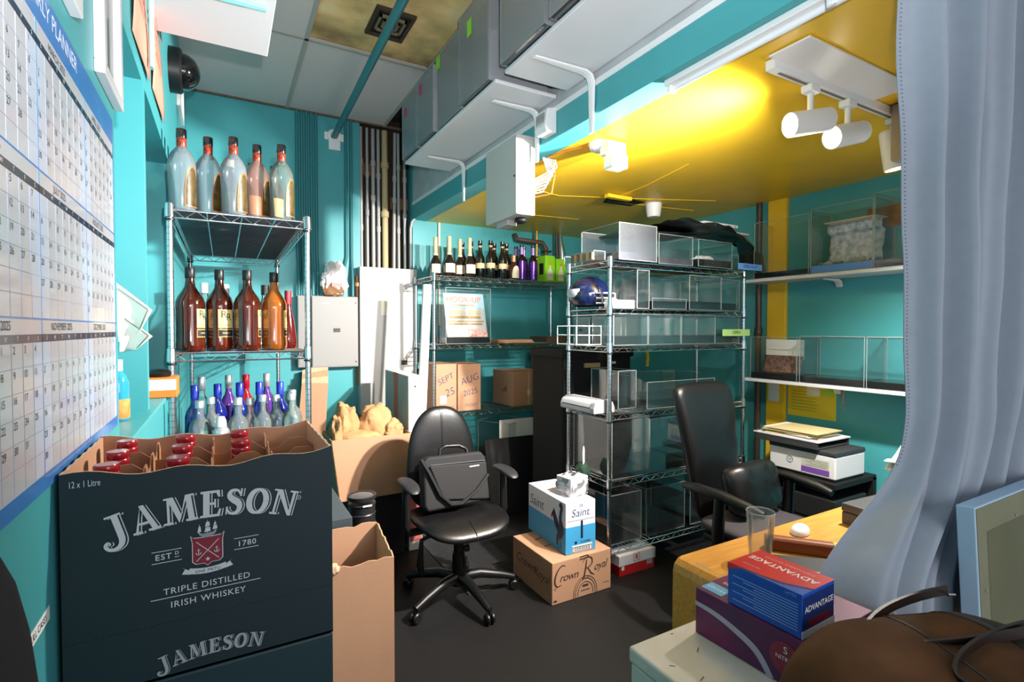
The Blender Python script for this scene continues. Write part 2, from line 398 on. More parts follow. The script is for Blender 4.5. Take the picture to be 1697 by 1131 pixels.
q = MB(); li = MB(); dt = MB(); hd = MB(); wk = MB()
mon = ['JANUARY', 'FEBRUARY', 'MARCH', 'APRIL', 'MAY', 'JUNE', 'JULY', 'AUGUST', 'SEPTEMBER', 'OCTOBER', 'NOVEMBER', 'DECEMBER']
st = [3, 6, 6, 2, 4, 0, 2, 5, 1, 3, 6, 1]; nd = [31, 28, 31, 30, 31, 30, 31, 31, 30, 31, 30, 31]
for k in range(12):
    r, c = divmod(k, 4); y0 = .369 + cw * c; top = (1.849, 1.652, 1.4525)[r]; bot = (1.6845, 1.4845, 1.276)[r]; rh = (top - bot) / 6; dw = cw / 7
    put_text(hd, mon[k] + ' 2025', .0155, (X + .0006, y0 + .10, top + .0205), YF, ZU)
    for j in range(7):
        put_text(wk, 'SMTWTFS'[j], .0085, (X + .0008, y0 + dw * (j + .5), top + .005), YF, ZU)
        if j: li.box((X, y0 + dw * j - .0003, bot), (X + .0004, y0 + dw * j + .0003, top))
    for j in (0, 6): q.box((X, y0 + dw * j, bot), (X + .0002, y0 + dw * (j + 1), top))
    for i in range(1, 6): li.box((X, y0, bot + rh * i - .0003), (X + .0004, y0 + cw, bot + rh * i + .0003))
    for d in range(1, nd[k] + 1):
        s = st[k] + d - 1; i, j = divmod(s, 7)
        if c == 0: continue
        put_text(dt, str(d), .0132, (X + .0006, y0 + dw * (j + .22), top - rh * (i + .28)), YF, ZU)
PINKB = mat('planner_weekend', '#c6cfdf', .35, coat=.5)
q.build('weekend_stripes', PINKB, t, world=True); li.build('grid_pattern', mat('planner_grey', '#8d94a6', .5), t, world=True)
dt.build('date_lettering', mat('planner_ink', '#2b303a', .5), t, world=True); hd.build('month_lettering', mat('planner_black', '#22262e', .5), t, world=True)
wk.build('weekday_lettering', PAPER, t, world=True)
q = MB(); put_text(q, "SALES YEARLY PLANNER", .034, (X + .0006, .945, 1.9135), YF, ZU); q.build('heading', mat('planner_pale', '#dfe8f6', .5), t, world=True)

# clear tape sticker low on the wall
t = thing('tape_label', 'white strip label reading FULL CASES on the teal wall', 'label', (-.215, .86, 1.13))
t.rotation_euler = (math.radians(0), 0, 0)
MB().box((0, -.05, -.0095), (.0006, .05, .0095)).build('strip', PAPER, t)
q = MB(); put_text(q, 'FULL CASES', .0135, (.0009, 0, 0), YF, ZU); q.build('writing', INK, t)
t.location = (-.215, .875, 1.078)

# ---------------------------------------------------------------- conduits in the recess and on the back wall
random.seed(3)
for i, (x, r, m, z0) in enumerate([(1.025, .012, GREYMET, 1.98), (1.075, .012, GREYMET, 1.98), (1.125, .016, GREYMET, 1.98), (1.17, .014, GREYMET, 1.98), (1.225, .026, mat('yellowed_conduit', '#b9a77c', .5), 1.98), (1.30, .014, GREYMET, 1.98), (1.345, .012, GREYMET, 1.98), (1.40, .014, GREYMET, 1.98)]):
    o = MB(); tilt = .016 if i == 5 else 0
    o.tube([(x, 4.41, z0 - .02), (x + tilt, 4.42, 3.17)], r, 10)
    for z in (2.3 + .13 * (i % 3), 2.85 - .1 * (i % 2)): o.lathe([(r, 0), (r * 1.35, .003), (r * 1.35, .05), (r, .053)], 10, (x + tilt * (z - 1.98) / 1.2, 4.415, z))
    ob = o.build('conduit', m, smooth=40)
    tag(ob, ['thin grey conduit at the left end of the recess', 'grey conduit second from the left in the recess', 'grey conduit third from the left in the recess', 'grey conduit just left of the thick yellowed one', 'thick yellowed conduit in the wall recess', 'leaning grey conduit just right of the thick yellowed one', 'grey conduit second from the right in the recess', 'grey conduit at the right end of the recess'][i], 'conduit', 'conduits in the dark wall recess')
for z, x in ((2.78, 1.0), (2.52, 1.28)):
    o = MB().box((x, 4.45, z), (x + .16, 4.478, z + .10)).build('recess_block', mat('raw_wood', '#7a5238', .8, noise=.2))
    tag(o, 'raw wood block behind the conduits, ' + ('upper left one' if z > 2.6 else 'lower right one'), 'wood block')
o = MB().tube([(1.425, 4.33, 1.99), (1.425, 4.33, 2.34), (1.435, 4.32, 2.40), (1.47, 4.31, 2.44), (1.56, 4.30, 2.455)], .012, 10).build('bent_conduit', GREYMET, smooth=50)
tag(o, 'grey conduit bending right from the recess towards the beam', 'conduit')
for i, (x, z0) in enumerate([(.515, 1.735), (.55, 1.735), (.585, 1.735), (.62, 1.735), (.655, 1.735)]):
    o = MB().tube([(x, 4.335, 3.17), (x, 4.335, 2.05), (x + .004, 4.33, 1.98), (x, 4.3, 1.88), (x, 4.3, z0)], .0125, 8).build('painted_conduit', TEALP, smooth=50)
    tag(o, ['leftmost', 'second', 'third', 'fourth', 'rightmost'][i] + ' teal painted conduit above the narrow grey box', 'conduit', 'painted conduits on the back wall')
for i, (x, dx) in enumerate(((.885, -.045), (.925, 0))):
    o = MB().tube([(x, 4.335, 3.17), (x, 4.335, 2.06), (x + dx * .3, 4.33, 2.0), (x + dx, 4.3, 1.88), (x + dx, 4.3, 1.735)], .0125, 8).build('painted_conduit', TEALP, smooth=50)
    tag(o, ('left' if i == 0 else 'right') + ' teal painted conduit entering the grey breaker panel top', 'conduit', 'painted conduits on the back wall')

# breaker panels
def panel(name, label, x0, x1, z0, z1, y0, m):
    t = thing(name, label, 'electrical panel', ((x0 + x1) / 2, 4.35, z0)); w = (x1 - x0) / 2; h = z1 - z0
    MB().box((-w, -(4.35 - y0), 0), (w, -.0015, h)).build('enclosure', m, t, bevel=.004); return t, w, h
t, w, h = panel('breaker_panel', 'grey breaker panel on the back wall beside the pale cabinet', .60, .955, 1.165, 1.73, 4.25, PANELG)
MB().box((-w + .004, -.103, .01), (w - .004, -.1, h - .01)).build('cover', PANELG, t, bevel=.002)
MB().box((-.015, -.108, .28), (.035, -.102, .31)).build('latch', BLACK, t)
MB().box((-.09, -.1045, .50), (-.04, -.103, .512)).build('label_plate', PAPER, t)
q = MB()
for a, b in ((w - .02, .04), (w - .02, h - .05)): q.lathe([(0, -.106), (.006, -.106), (.006, -.1)], 10, (a, 0, b), axis='Y')
q.build('screws', BLACK, t)
t, w, h = panel('narrow_breaker_box', 'narrow pale grey electrical box left of the breaker panel', .50, .585, 1.17, 1.73, 4.26, PANELG)
MB().box((-w + .006, -.093, .02), (w - .006, -.09, h - .02)).build('cover', PANELG, t)
t, w, h = panel('tall_electrical_cabinet', 'tall pale electrical cabinet under the conduit recess', .968, 1.45, .765, 1.978, 4.24, PANELW)
MB().box((-w + .01, -.113, .06), (w - .01, -.11, h - .17)).build('door', PANELW, t, bevel=.002)
MB().box((.10, -.118, .40), (.15, -.112, .44)).build('latch', BLACK, t)
MB().box((-.07, -.1125, .82), (.03, -.1128 - .001, 1.02)).build('paper_chart', mat('cream_paper', '#e9e0cc', .7), t)
o = MB().box((.958, 4.30, 1.0), (.966, 4.349, 1.9)).build('wood_backing_strip', mat('orange_wood', '#b06a34', .7)); tag(o, 'orange brown wood strip between the two electrical boxes', 'wood strip')
t = thing('electrical_conduit_stub', 'short brown rusty pipe stub above the wood strip', 'pipe', (.962, 4.29, 1.735))
MB().tube([(0, 0, 0), (0, 0, .17)], .022, 12).build('stub', mat('rust', '#7a4a30', .7, noise=.4, nscale=30), t, smooth=40)
MB().lathe([(.022, 0), (.027, .004), (.027, .03), (.022, .034)], 12, (0, 0, .08)).build('coupling', mat('copper_tone', '#d49a6e', .4, .5), t, smooth=40)

# crumpled bag on the breaker panel
def crumple(name, m, parent, c, rad, seed, amp=.22, n=26, freq=4.5, world=False, top=1.0):
    from mathutils import noise as nz
    mb = MB()
    def f(u, v):
        th = 2 * PI * u; ph = PI * v - PI / 2
        d = Vector((math.cos(ph) * math.cos(th), math.cos(ph) * math.sin(th), math.sin(ph)))
        k = 1 + amp * (nz.noise(d * freq * .5 + Vector((seed, 0, 0))) + .55 * abs(nz.noise(d * freq + Vector((0, seed, 0)))))
        z = d.z * rad[2] * k * (top if d.z > 0 else 1); z = max(z, -rad[2] * .8)
        return (c[0] + d.x * rad[0] * k, c[1] + d.y * rad[1] * k, c[2] + z)
    mb.grid(f, n * 2, n, wrap=True)
    return mb.build(name, m, parent, world=world, smooth=28)
t = thing('plastic_bag', 'crumpled white plastic bag lying on the grey breaker panel', 'bag', (.77, 4.255, 1.731))
crumple('bag', mat('white_plastic_film', '#d8d0cf', .25, bump=.3, bscale=40, coat=.4), t, (0, -.03, .12), (.085, .036, .13), 1.3, .42, freq=6)
crumple('paper_inside', mat('brown_bag_paper', '#8a5f3e', .7), t, (-.01, -.03, .055), (.08, .034, .066), 4.1, .2)
q = MB(); q.box((-.03, -.072, .07), (.05, -.0715, .10)); q.build('red_print', mat('pale_red_print', '#d98a86', .5), t)

# pipes by the far right corner of the back wall
t = thing('white_riser_pipe', 'thin cream pipe on the back wall behind the cognac bottles', 'pipe', (1.69, 4.335, 1.5))
MB().tube([(0, 0, 0), (0, 0, .92)], .011, 10).build('pipe', mat('cream_pipe', '#e0d3b6', .5), t, smooth=40)
t = thing('pipe_manifold', 'brown and brass pipe fittings under the yellow ceiling at the back wall', 'pipe fittings', (2.62, 4.25, 2.36))
MB().tube([(-.16, .07, .02), (-.16, .03, -.03), (-.10, 0, -.04), (.10, -.02, -.05), (.14, -.02, -.10), (.14, -.02, -.25)], .022, 10).build('pipe', mat('old_brown_pipe', '#5d4c42', .55, .3), t, smooth=50)
MB().tube([(.04, -.01, .06), (.04, -.01, -.35)], .014, 10).build('brass_riser', mat('brass', '#c9a04c', .35, .8), t, smooth=50)
MB().lathe([(.0, 0), (.05, 0), (.055, .006), (.05, .012), (0, .012)], 16, (.14, -.03, -.14)).build('valve_wheel', mat('old_bronze', '#6b513b', .5, .5), t, smooth=40)
MB().box((-.04, -.06, -.205), (.20, -.035, -.19)).build('valve_handle', mat('old_bronze', '#6b513b', .5, .5), t)
t = thing('foil_hose', 'shiny silver hose hanging from the ceiling at the right rear corner', 'hose', (2.92, 4.22, 2.42))
MB().tube([(0, 0, 0), (0, -.01, -.08), (.01, -.02, -.2), (.02, -.02, -.45)], [.016, .022, .035, .03], 12).build('hose', mat('silver_foil', '#c8cdd2', .25, .9, bump=.5, bscale=60), t, smooth=50)
MB().tube([(-.03, .02, 0), (-.03, .01, -.25)], .013, 10).build('dark_pipe', mat('old_brown_pipe', '#5d4c42', .55, .3), t, smooth=50)
o = MB().tube([(3.535, 2.475, 0), (3.535, 2.475, 2.42)], .021, 14).lathe([(.021, 0), (.029, .004), (.029, .05), (.021, .054)], 14, (3.535, 2.475, 1.43)).lathe([(.021, 0), (.026, .002), (.026, .03), (.021, .034)], 14, (3.535, 2.475, 2.0)).build('standpipe', mat('dark_steel_pipe', '#5a4c48', .4, .5, noise=.3, nscale=20), smooth=40)
tag(o, 'dark vertical steel pipe from floor to yellow ceiling beside the yellow strip', 'pipe')

# ---------------------------------------------------------------- track light under the yellow ceiling
t = thing('track_light', 'white track light with lamp heads on the yellow ceiling', 'track light', (1.69, 1.15, 2.42))
MB().box((-.03, -.16, -.008), (.66, -.015, 0)).build('mounting_plate', WHITE, t, bevel=.002)
tr = MB().box((0, -.018, -.035), (.90, .018, 0)); tr.build('rail', WHITE, t, bevel=.002)
MB().box((.05, -.006, -.0362), (.86, .006, -.0349)).build('rail_slot', mat('slot_grey', '#6f6d6a', .5), t)
def head(x, aim, power, size=118, blend=.5, drop=.15, can=None):
    h = MB().box((x - .03, -.022, -.065), (x + .03, .022, -.036)).build('head', WHITE, t, bevel=.006)
    MB().tube([(x, 0, -.06), (x, 0, -drop + .02)], .011, 10).build('stem', WHITE, h, smooth=40)
    d = (Vector(aim) - Vector((1.69 + x, 1.15, 2.42 - drop))).normalized()
    dl = d; d = (Vector(can) - Vector((1.69 + x, 1.15, 2.42 - drop))).normalized() if can else d
    q = MB().lathe([(0, -.085), (.036, -.085), (.043, -.078), (.045, .085), (.041, .085), (.038, .06), (0, .06)], 28)
    rot = d.to_track_quat('Z', 'Y').to_matrix(); M = Matrix.Translation((x, 0, -drop - .02)) @ rot.to_4x4()
    q.v = [tuple(M @ Vector(p)) for p in q.v]; q.build('lamp_can', WHITE, h, smooth=40)
    q = MB().lathe([(0, .066), (.037, .066)], 24); q.v = [tuple(M @ Vector(p)) for p in q.v]
    q.build('bulb', mat('lit_bulb', '#fff3e0', .4, emit=30), h)
    l = D.lights.new('track_spot', 'SPOT'); l.energy = power; l.spot_size = math.radians(size); l.spot_blend = blend; l.shadow_soft_size = .035; l.color = (1, .95, .88)
    o = D.objects.new('track_spot', l); C.objects.link(o); o.parent = t
    o.location = M @ Vector((0, 0, .10)); o.rotation_euler = dl.to_track_quat('-Z', 'Y').to_euler()
head(.246, (1.9, 4.2, 1.75), 230, 135, 1., can=(-.8, 2.2, 1.7))
head(.50, (.05, 3.4, 1.25), 900, 116, 1., can=(-.8, 1.75, 1.45))
head(.86, (2.75, 1.0, .8), 290, 138, 1.)
t2 = thing('ceiling_box', 'taupe grey box hanging from the track end beside the curtain', 'box', (2.52, 1.08, 2.30))
MB().box((-.045, -.05, -.12), (.045, .05, .12)).build('body', mat('taupe', '#8d8078', .6), t2, bevel=.012)
MB().tube([(0, 0, .115), (0, 0, .125)], .03, 12).build('cap', WHITE, t2)
# tube fitting under the beam
t = thing('tube_light_fitting', 'slim white tube light fitting under the teal beam', 'light', (1.505, .5, 2.423))
MB().box((-.022, -1.0, -.022), (.022, .95, 0)).build('body', WHITE, t, bevel=.004)
MB().tube([(.012, -.98, -.03), (.012, .93, -.03)], .011, 12).build('tube', mat('frosted_tube', '#e7e9ee', .3), t, smooth=40)
q = MB().box((-.01, .928, -.045), (.025, .945, -.015)); q.build('end_cap', WHITE, t, bevel=.003)
# grey box hung on the beam, with its bundle of wires
t = thing('junction_cabinet', 'grey metal junction cabinet hanging on the teal beam', 'electrical box', (1.395, 2.51, 2.072))
MB().box((-.055, -.18, 0), (.055, .18, .415)).build('enclosure', mat('light_grey_enamel', '#b9b8b4', .5), t, bevel=.004)
MB().box((-.058, -.176, .005), (-.055, .176, .41)).build('cover', mat('light_grey_enamel', '#b9b8b4', .5), t, bevel=.002)
MB().lathe([(0, -.063), (.006, -.062), (.006, -.058)], 10, (0, -.16, .2), axis='X').build('screw', BLACK, t)
q = MB(); random.seed(5)
for i in range(7):
    a = .10 + .03 * i
    q.tube([(.055, -.17 + .006 * i, .12 + .012 * i), (.10 + .008 * i, -.19 - .01 * i, .13 + .02 * i), (.13, -.20 - .01 * i, .22 + .01 * i), (.125, -.15, .325)], .004, 6)
q.build('white_wires', WHITE, t, smooth=60)
MB().tube([(.055, -.16, .10), (.12, -.24, .11), (.15, -.23, .22), (.13, -.15, .33)], .004, 6).build('orange_wire', mat('orange_wire', '#d8602c', .5), t, smooth=60)
MB().lathe([(.03, 0), (.035, -.02), (.02, -.03), (0, -.03)], 12, (.02, -.09, 0)).build('knockout_plug', BLACK, t, smooth=40)
MB().box((-.03, -.03, -.03), (.03, .1, 0)).build('bottom_fitting', GREYMET, t, bevel=.003)
t = thing('alarm_horn', 'white wall alarm box on the beam behind the bracket', 'alarm', (1.45, 2.17, 2.44))
MB().prism([(0, 0), (0, .13), (-.055, .115), (-.07, .03), (-.06, 0)], ((0, -.045, 0), (1, 0, 0), (0, 0, 1)), -.10).build('housing', WHITE, t, bevel=.006)
q = MB()
for i in range(4): q.box((-.068, -.03 + .02 * i, .045), (-.0625, -.02 + .02 * i, .095))
q.build('grille', PANELG, t)
t = thing('emergency_light', 'white twin lamp emergency light on the yellow ceiling beside the beam', 'emergency light', (1.70, 2.10, 2.423))
MB().lathe([(0, 0), (.06, 0), (.05, -.03), (.03, -.04), (0, -.04)], 18).build('base', WHITE, t, smooth=40)
MB().box((-.02, -.10, -.075), (.09, -.02, -.012)).build('upper_lamp', WHITE, t, bevel=.008)
MB().box((-.02, -.125, -.15), (.08, -.05, -.082)).build('lower_lamp', WHITE, t, bevel=.008)
MB().tube([(.03, -.06, -.01), (.03, -.07, -.1)], .012, 8).build('swivel', GREYMET, t)
MB().tube([(-.03, .02, -.008), (-.10, .12, -.012), (-.13, .28, -.004), (-.10, .42, -.006)], .003, 6).build('red_wire', mat('orange_wire', '#d8602c', .5), t, smooth=60)

# ================================================================ WIRE RACKS
def wire_rack(name, label, loc, w, d, zs, h, foot=True, gap=.028):
    t = thing(name, label, 'rack', loc, 0, None); r = .0127
    for px in (0, w):
        for py in (0, d):
            p = MB().tube([(0, 0, .012), (0, 0, h)], r, 12); p.lathe([(r, h), (r * .9, h + .006), (0, h + .008)], 12); p.lathe([(0, 0), (.016, 0), (.016, .014), (.008, .03)], 10)
            o = p.build('post', POST, t, smooth=40); o.location = (px, py, 0)
            for z in zs:
                q = MB().lathe([(.0135, -.034), (.019, -.032), (.0165, .022), (.0135, .024)], 14); q.lathe([(.0135, -.046), (.0185, -.045), (.0185, -.038), (.0135, -.037)], 14, mi=1)
                c = q.build('collar', [CHROME, BLACK], o, smooth=40); c.location = (0, 0, z)
    for z in zs:
        s = MB(); a = .012
        for dz in (0, -.032):
            s.tube([(a, 0, z + dz), (w - a, 0, z + dz)], .0036, 6); s.tube([(a, d, z + dz), (w - a, d, z + dz)], .0036, 6)
            s.tube([(0, a, z + dz), (0, d - a, z + dz)], .0036, 6); s.tube([(w, a, z + dz), (w, d - a, z + dz)], .0036, 6)
        def zig(p0, p1, n):
            return [(p0[0] + (p1[0] - p0[0]) * i / n, p0[1] + (p1[1] - p0[1]) * i / n, z - (.032 if i % 2 else 0)) for i in range(n + 1)]
        nw = max(4, round(w / .045) // 2 * 2); nd = max(4, round(d / .045) // 2 * 2)
        for y in (0, d): s.tube(zig((a, y), (w - a, y), nw), .0022, 5)
        for x in (0, w): s.tube(zig((x, a), (x, d - a), nd), .0022, 5)
        if w >= d:
            n = round(w / gap)
            for i in range(1, n): s.tube([(w * i / n, 0, z + .003), (w * i / n, d, z + .003)], .0018, 5)
            for k in (.25, .5, .75): s.tube([(0, d * k, z - .003), (w, d * k, z - .003)], .003, 5)
        else:
            n = round(d / gap)
            for i in range(1, n): s.tube([(0, d * i / n, z + .003), (w, d * i / n, z + .003)], .0018, 5)
            for k in (.25, .5, .75): s.tube([(w * k, 0, z - .003), (w * k, d, z - .003)], .003, 5)
        s.build('shelf', CHROME, t, smooth=50)
    return t
LZ = [.25, .862, 1.368, 1.955]
rl = wire_rack('wire_rack', 'narrow chrome wire rack of liquor bottles along the left wall', (-.186, 2.5, 0), .522, 1.5, LZ, 1.975)
liner = MB().box((.012, .012, 0), (.51, 1.48, .0025)).build('shelf_liner', mat('grey_liner', '#8a8c92', .35, noise=.35, nscale=9, stretch=(1, 6, 1)), rl); liner.location = (0, 0, 1.9595)
liner['label'] = 'cloudy grey plastic liner sheet'
BZ = [.10, .37, .80, 1.345, 1.885]
wire_rack('wire_rack', 'wide chrome wire rack against the back wall with cognac bottles on top', (1.43, 3.78, 0), 1.375, .43, BZ, 1.905)
MZ = [.165, .565, .962, 1.366, 1.588, 1.868]
wire_rack('wire_rack', 'chrome wire rack full of clear acrylic cases in the middle of the room', (1.965, 2.33, 0), 1.20, .405, MZ, 1.885)
top = .0062   # shelf wires to the underside of what stands on them

# ================================================================ BOTTLES
def arc_band(r, z0, z1, a0, a1, n=14, top_fn=None, off=.0006):
    mb = MB()
    def f(u, v):
        a = a0 + (a1 - a0) * u; zt = z1 if not top_fn else top_fn(2 * u - 1)
        return ((r + off) * math.cos(a), (r + off) * math.sin(a), z0 + (zt - z0) * v)
    return mb.grid(f, n, 4)
rad = math.radians
def bottle(name, label, cat, loc, rz, glass_prof, gm, cap_prof, cm, group=None, bands=(), extra=None, capname='cap'):
    """bands: (part name, radius, z0, z1, centre angle, half angle, material, arch)"""
    t = thing(name, label, cat, loc, rz, group)
    MB().lathe(glass_prof, 28).build('glass', gm, t, smooth=50)
    MB().lathe(cap_prof, 20).build(capname, cm, t, smooth=40)
    for nm, r, z0, z1, a, ha, m, arch in bands:
        fn = (lambda s, z0=z0, z1=z1: z0 + (z1 - z0) * (.35 + .65 * math.sqrt(max(0, 1 - s * s)))) if arch else None
        arc_band(r, z0, z1, rad(a - ha), rad(a + ha), top_fn=fn).build(nm, m, t, smooth=60)
    if extra: extra(t)
    return t
FROST = clear('frosted_glass', tint='#e8eef0', gloss=1.0, haze=.40, hazecol='#98a3ac', rough=.2)
FROSTP = clear('frosted_glass_rosy', tint='#f0dcd4', gloss=1.0, haze=.32, hazecol='#c9a49a', rough=.18)
FROSTC = clear('frosted_glass_clear', tint='#eef4f2', gloss=1.0, haze=.17, hazecol='#a9bab4', rough=.15)
BLK = mat('gloss_black', '#101012', .2, coat=.5)
ORANGE = mat('orange_gold_edge', '#c4743a', .35, .4)
DKLAB = mat('dark_gold_label', '#1f1a10', .4, noise=.8, nscale=30, dark='#5c4a1e')
fp = [(0, 0), (.044, 0), (.048, .008), (.050, .10), (.0525, .165), (.052, .19), (.048, .213), (.038, .236), (.027, .252), (.0185, .262), (.0165, .266), (.0165, .270)]
def fro(label, x, y, z, rz, gm):
    def ex(t):
        MB().lathe([(.0172, .262), (.0185, .264), (.0185, .300), (.018, .301)], 18).build('neck_band', mat('copper_red_foil', '#a8442c', .3, .3, noise=.5, nscale=60, dark='#5a1c14'), t, smooth=40)
        MB().lathe([(.0166, .245), (.0185, .249), (.0185, .262), (.0166, .265)], 18).build('neck_ring', GLASSC, t, smooth=40)
    return bottle('rum_bottle', label, 'bottle', (x, y, z), rz, fp, gm, [(.0188, .300), (.0195, .302), (.0195, .335), (.018, .338), (0, .338)], BLK, 'frosted bottles on the left rack top', [('label_edge', .0520, .012, .182, -28, 36, ORANGE, True), ('label', .0526, .017, .174, -28, 32, DKLAB, True)], ex)
zt = LZ[3] + top + .0025
for i, (x, gm, rz) in enumerate([(-.144, FROST, -13), (-.050, FROST, -10), (.046, FROST, -12), (.141, FROSTP, -10), (.237, FROSTC, -12)]):
    fro(['tall frosted bottle at the left front corner of the top rack shelf', 'frosted bottle second from the left on the top rack shelf', 'frosted bottle in the middle of the front row on the top shelf', 'frosted bottle with rosy base second from the right on the top shelf', 'clearest frosted bottle at the right end of the top shelf'][i], x, 2.555 + .055 * (i % 2), zt, rad(rz), gm)
darkp = [(0, 0), (.040, 0), (.044, .008), (.044, .17), (.036, .2), (.018, .235), (.0155, .25), (.0155, .275)]
AMBERD = mat('dark_amber_glass', '#3a1608', .1, coat=.6, trans=.15)
for x, y, m, l in ((.034, 2.76, mat('cream_cap', '#d8cfb0', .5), 'cream capped dark bottle behind the frosted row'), (.128, 2.78, BLK, 'black capped bottle behind the third and fourth frosted bottles'), (.225, 2.78, BLK, 'black capped bottle behind the rightmost frosted bottle')):
    bottle('liquor_bottle', l, 'bottle', (x, y, zt), 0, darkp, AMBERD, [(.0165, .262), (.019, .263), (.019, .30), (0, .302)], m, 'second row on the left rack top', [('label', .044, .05, .14, -90, 60, mat('gold_label', '#b79a52', .5), False)])

AMBER = mat('whisky_glass', '#7a2606', .06, coat=.8, trans=.4, noise=.85, nscale=11, dark='#140503', stretch=(1, 1, .45))  # red noise patches paint the glow of light through the whisky
AMBERL = mat('light_whisky_glass', '#c07018', .06, coat=.8, trans=.4, noise=.5, nscale=7, dark='#7a3208', stretch=(1, 1, .45))
CREAMLAB = mat('cream_yellow_label', '#e0c878', .5)
wp = [(0, 0), (.045, 0), (.0525, .008), (.0545, .03), (.0525, .05), (.0525, .17), (.0545, .19), (.054, .21), (.047, .232), (.032, .256), (.021, .275), (.0175, .30), (.0165, .335)]
def whisky(label, x, y, z, rz, gm):
    def ex(t):
        q = MB(); put_text(q, 'R', .040, (0, -.0537 + .0005, .150), XR, ZU, bend=.0537); 
        q = MB()
        for s, dx, dz in (('R', -.011, .158), ('R', .010, .146)):
            vs, fs = glyphs(s, .045, 'CENTER'); q.add([(.0538 * math.sin((a + dx) / .0538), -.0538 * math.cos((a + dx) / .0538), b + dz) for a, b in vs], fs)
        vs, fs = glyphs('RESERVE', .0075, 'CENTER'); q.add([(.0538 * math.sin(a / .0538), -.0538 * math.cos(a / .0538), b + .112) for a, b in vs], fs)
        q.build('label_lettering', INK, t)
        o = MB(); vs, fs = glyphs('WHISKY', .010, 'CENTER'); o.add([(.0538 * math.sin(a / .0538), -.0538 * math.cos(a / .0538), b + .0775) for a, b in vs], fs); o.build('label_strip_lettering', CREAMLAB, t)
    return bottle('whisky_bottle', label, 'bottle', (x, y, z), rz, wp, gm, [(.0178, .310), (.019, .312), (.019, .353), (.0175, .356), (0, .356)], BLACK, 'whisky bottles on the left rack', [('label', .0527, .10, .195, -90, 36, CREAMLAB, False), ('lower_label', .0527, .060, .095, -90, 36, mat('label_gold_edge', '#b9a050', .5), False), ('lower_label_field', .0531, .064, .091, -90, 34, INK, False), ('label_band', .0531, .186, .192, -90, 34, INK, False)], ex)
zm = LZ[2] + top
for i, (x, rz, gm) in enumerate([(-.122, 64, AMBER), (-.014, 30, AMBER), (.094, 86, AMBER), (.205, 80, AMBERL)]):
    whisky(['dark amber whisky bottle nearest the left post of the rack', 'dark amber whisky bottle second from the left, its cream label facing out', 'red amber whisky bottle third from the left on the rack', 'golden whisky bottle with orange glow at the right of the rack shelf'][i], x, 2.575 + .035 * (i % 2), zm, rad(rz), gm)
CAPW = mat('white_cap', '#e2e2e2', .4)
for x, y, l, c, g, hs in ((-.075, 2.80, 'white capped clear bottle behind the two left whisky bottles', CAPW, GLASSC, 1), (.008, 2.85, 'white capped bottle behind the gap right of the labelled whisky', CAPW, GLASSC, 1), (.098, 2.78, 'black capped bottle behind the third whisky bottle', BLK, AMBERD, 1.02), (.180, 2.79, 'black capped bottle behind the golden whisky bottle', BLK, GLASSC, 1.01)):
    t = bottle('liquor_bottle', l, 'bottle', (x, y, zm), 0, darkp, g, [(.0165, .262), (.019, .263), (.019, .31), (0, .312)], c, 'second row behind the whisky bottles', [('label', .044, .05, .15, -90, 70, mat('blue_white_label', '#8fa0cf', .5, noise=.6, nscale=20), False)])
t = bottle('red_capped_bottle', 'slanted shouldered red brown bottle with red cap behind the whisky row', 'bottle', (.288, 2.84, zm), 0, [(0, 0), (.036, 0), (.04, .01), (.04, .05), (.028, .14), (.016, .2), (.014, .24)], mat('red_brown_glass', '#5a140c', .08, coat=.8, trans=.3), [(.015, .22), (.017, .222), (.017, .29), (0, .292)], REDCAP)

VOD = clear('vodka_glass', tint='#e3efef', gloss=1.2, haze=.16, hazecol='#d3e0e0')
vp = [(0, 0), (.038, 0), (.043, .006), (.0435, .15), (.042, .175), (.033, .197), (.0185, .214), (.0165, .225), (.0165, .262)]
zl = LZ[1] + top
for i, (x, y, s, l) in enumerate([(-.094, 2.60, 1.0, 'clear bottle with short silver cap at the left front of the low rack shelf'), (.052, 2.585, 1.02, 'clear bottle behind and right of the spray can'), (.104, 2.66, .97, 'clear bottle right of the spray can in the front row'), (.155, 2.625, 1.03, 'clear round shouldered bottle in the middle of the low shelf'), (.212, 2.665, 1.0, 'clear bottle second from the right in the low front row'), (.275, 2.60, 1.04, 'clear bottle at the right post of the low shelf'), (-.055, 2.72, 1.0, 'clear bottle behind the spray can on the low shelf'), (.29, 2.71, 1.05, 'clear bottle in the second row just left of the right post')]):
    t = bottle('vodka_bottle', l, 'bottle', (x, y, zl), rad(i * 37), [(r, z * s) for r, z in vp], VOD, [(.0165, .258 * s), (.0178, .259 * s), (.0178, .287 * s), (.016, .29 * s), (0, .29 * s)], mat('silver_cap', '#c3c6ca', .3, .7), 'clear bottles on the low rack shelf', [('label_print', .0425, .05, .13, -80, 55, mat('blue_silver_print', '#7f8fb8', .4, noise=.7, nscale=18, dark='#d8c98a'), False)])
COBALT = mat('cobalt_glass', '#14268c', .08, coat=.8, trans=.35)
COBC = mat('cobalt_foil', '#2b3bb0', .3, .4)
bp = [(0, 0), (.036, 0), (.041, .006), (.041, .19), (.036, .215), (.019, .245), (.015, .26), (.0148, .29)]
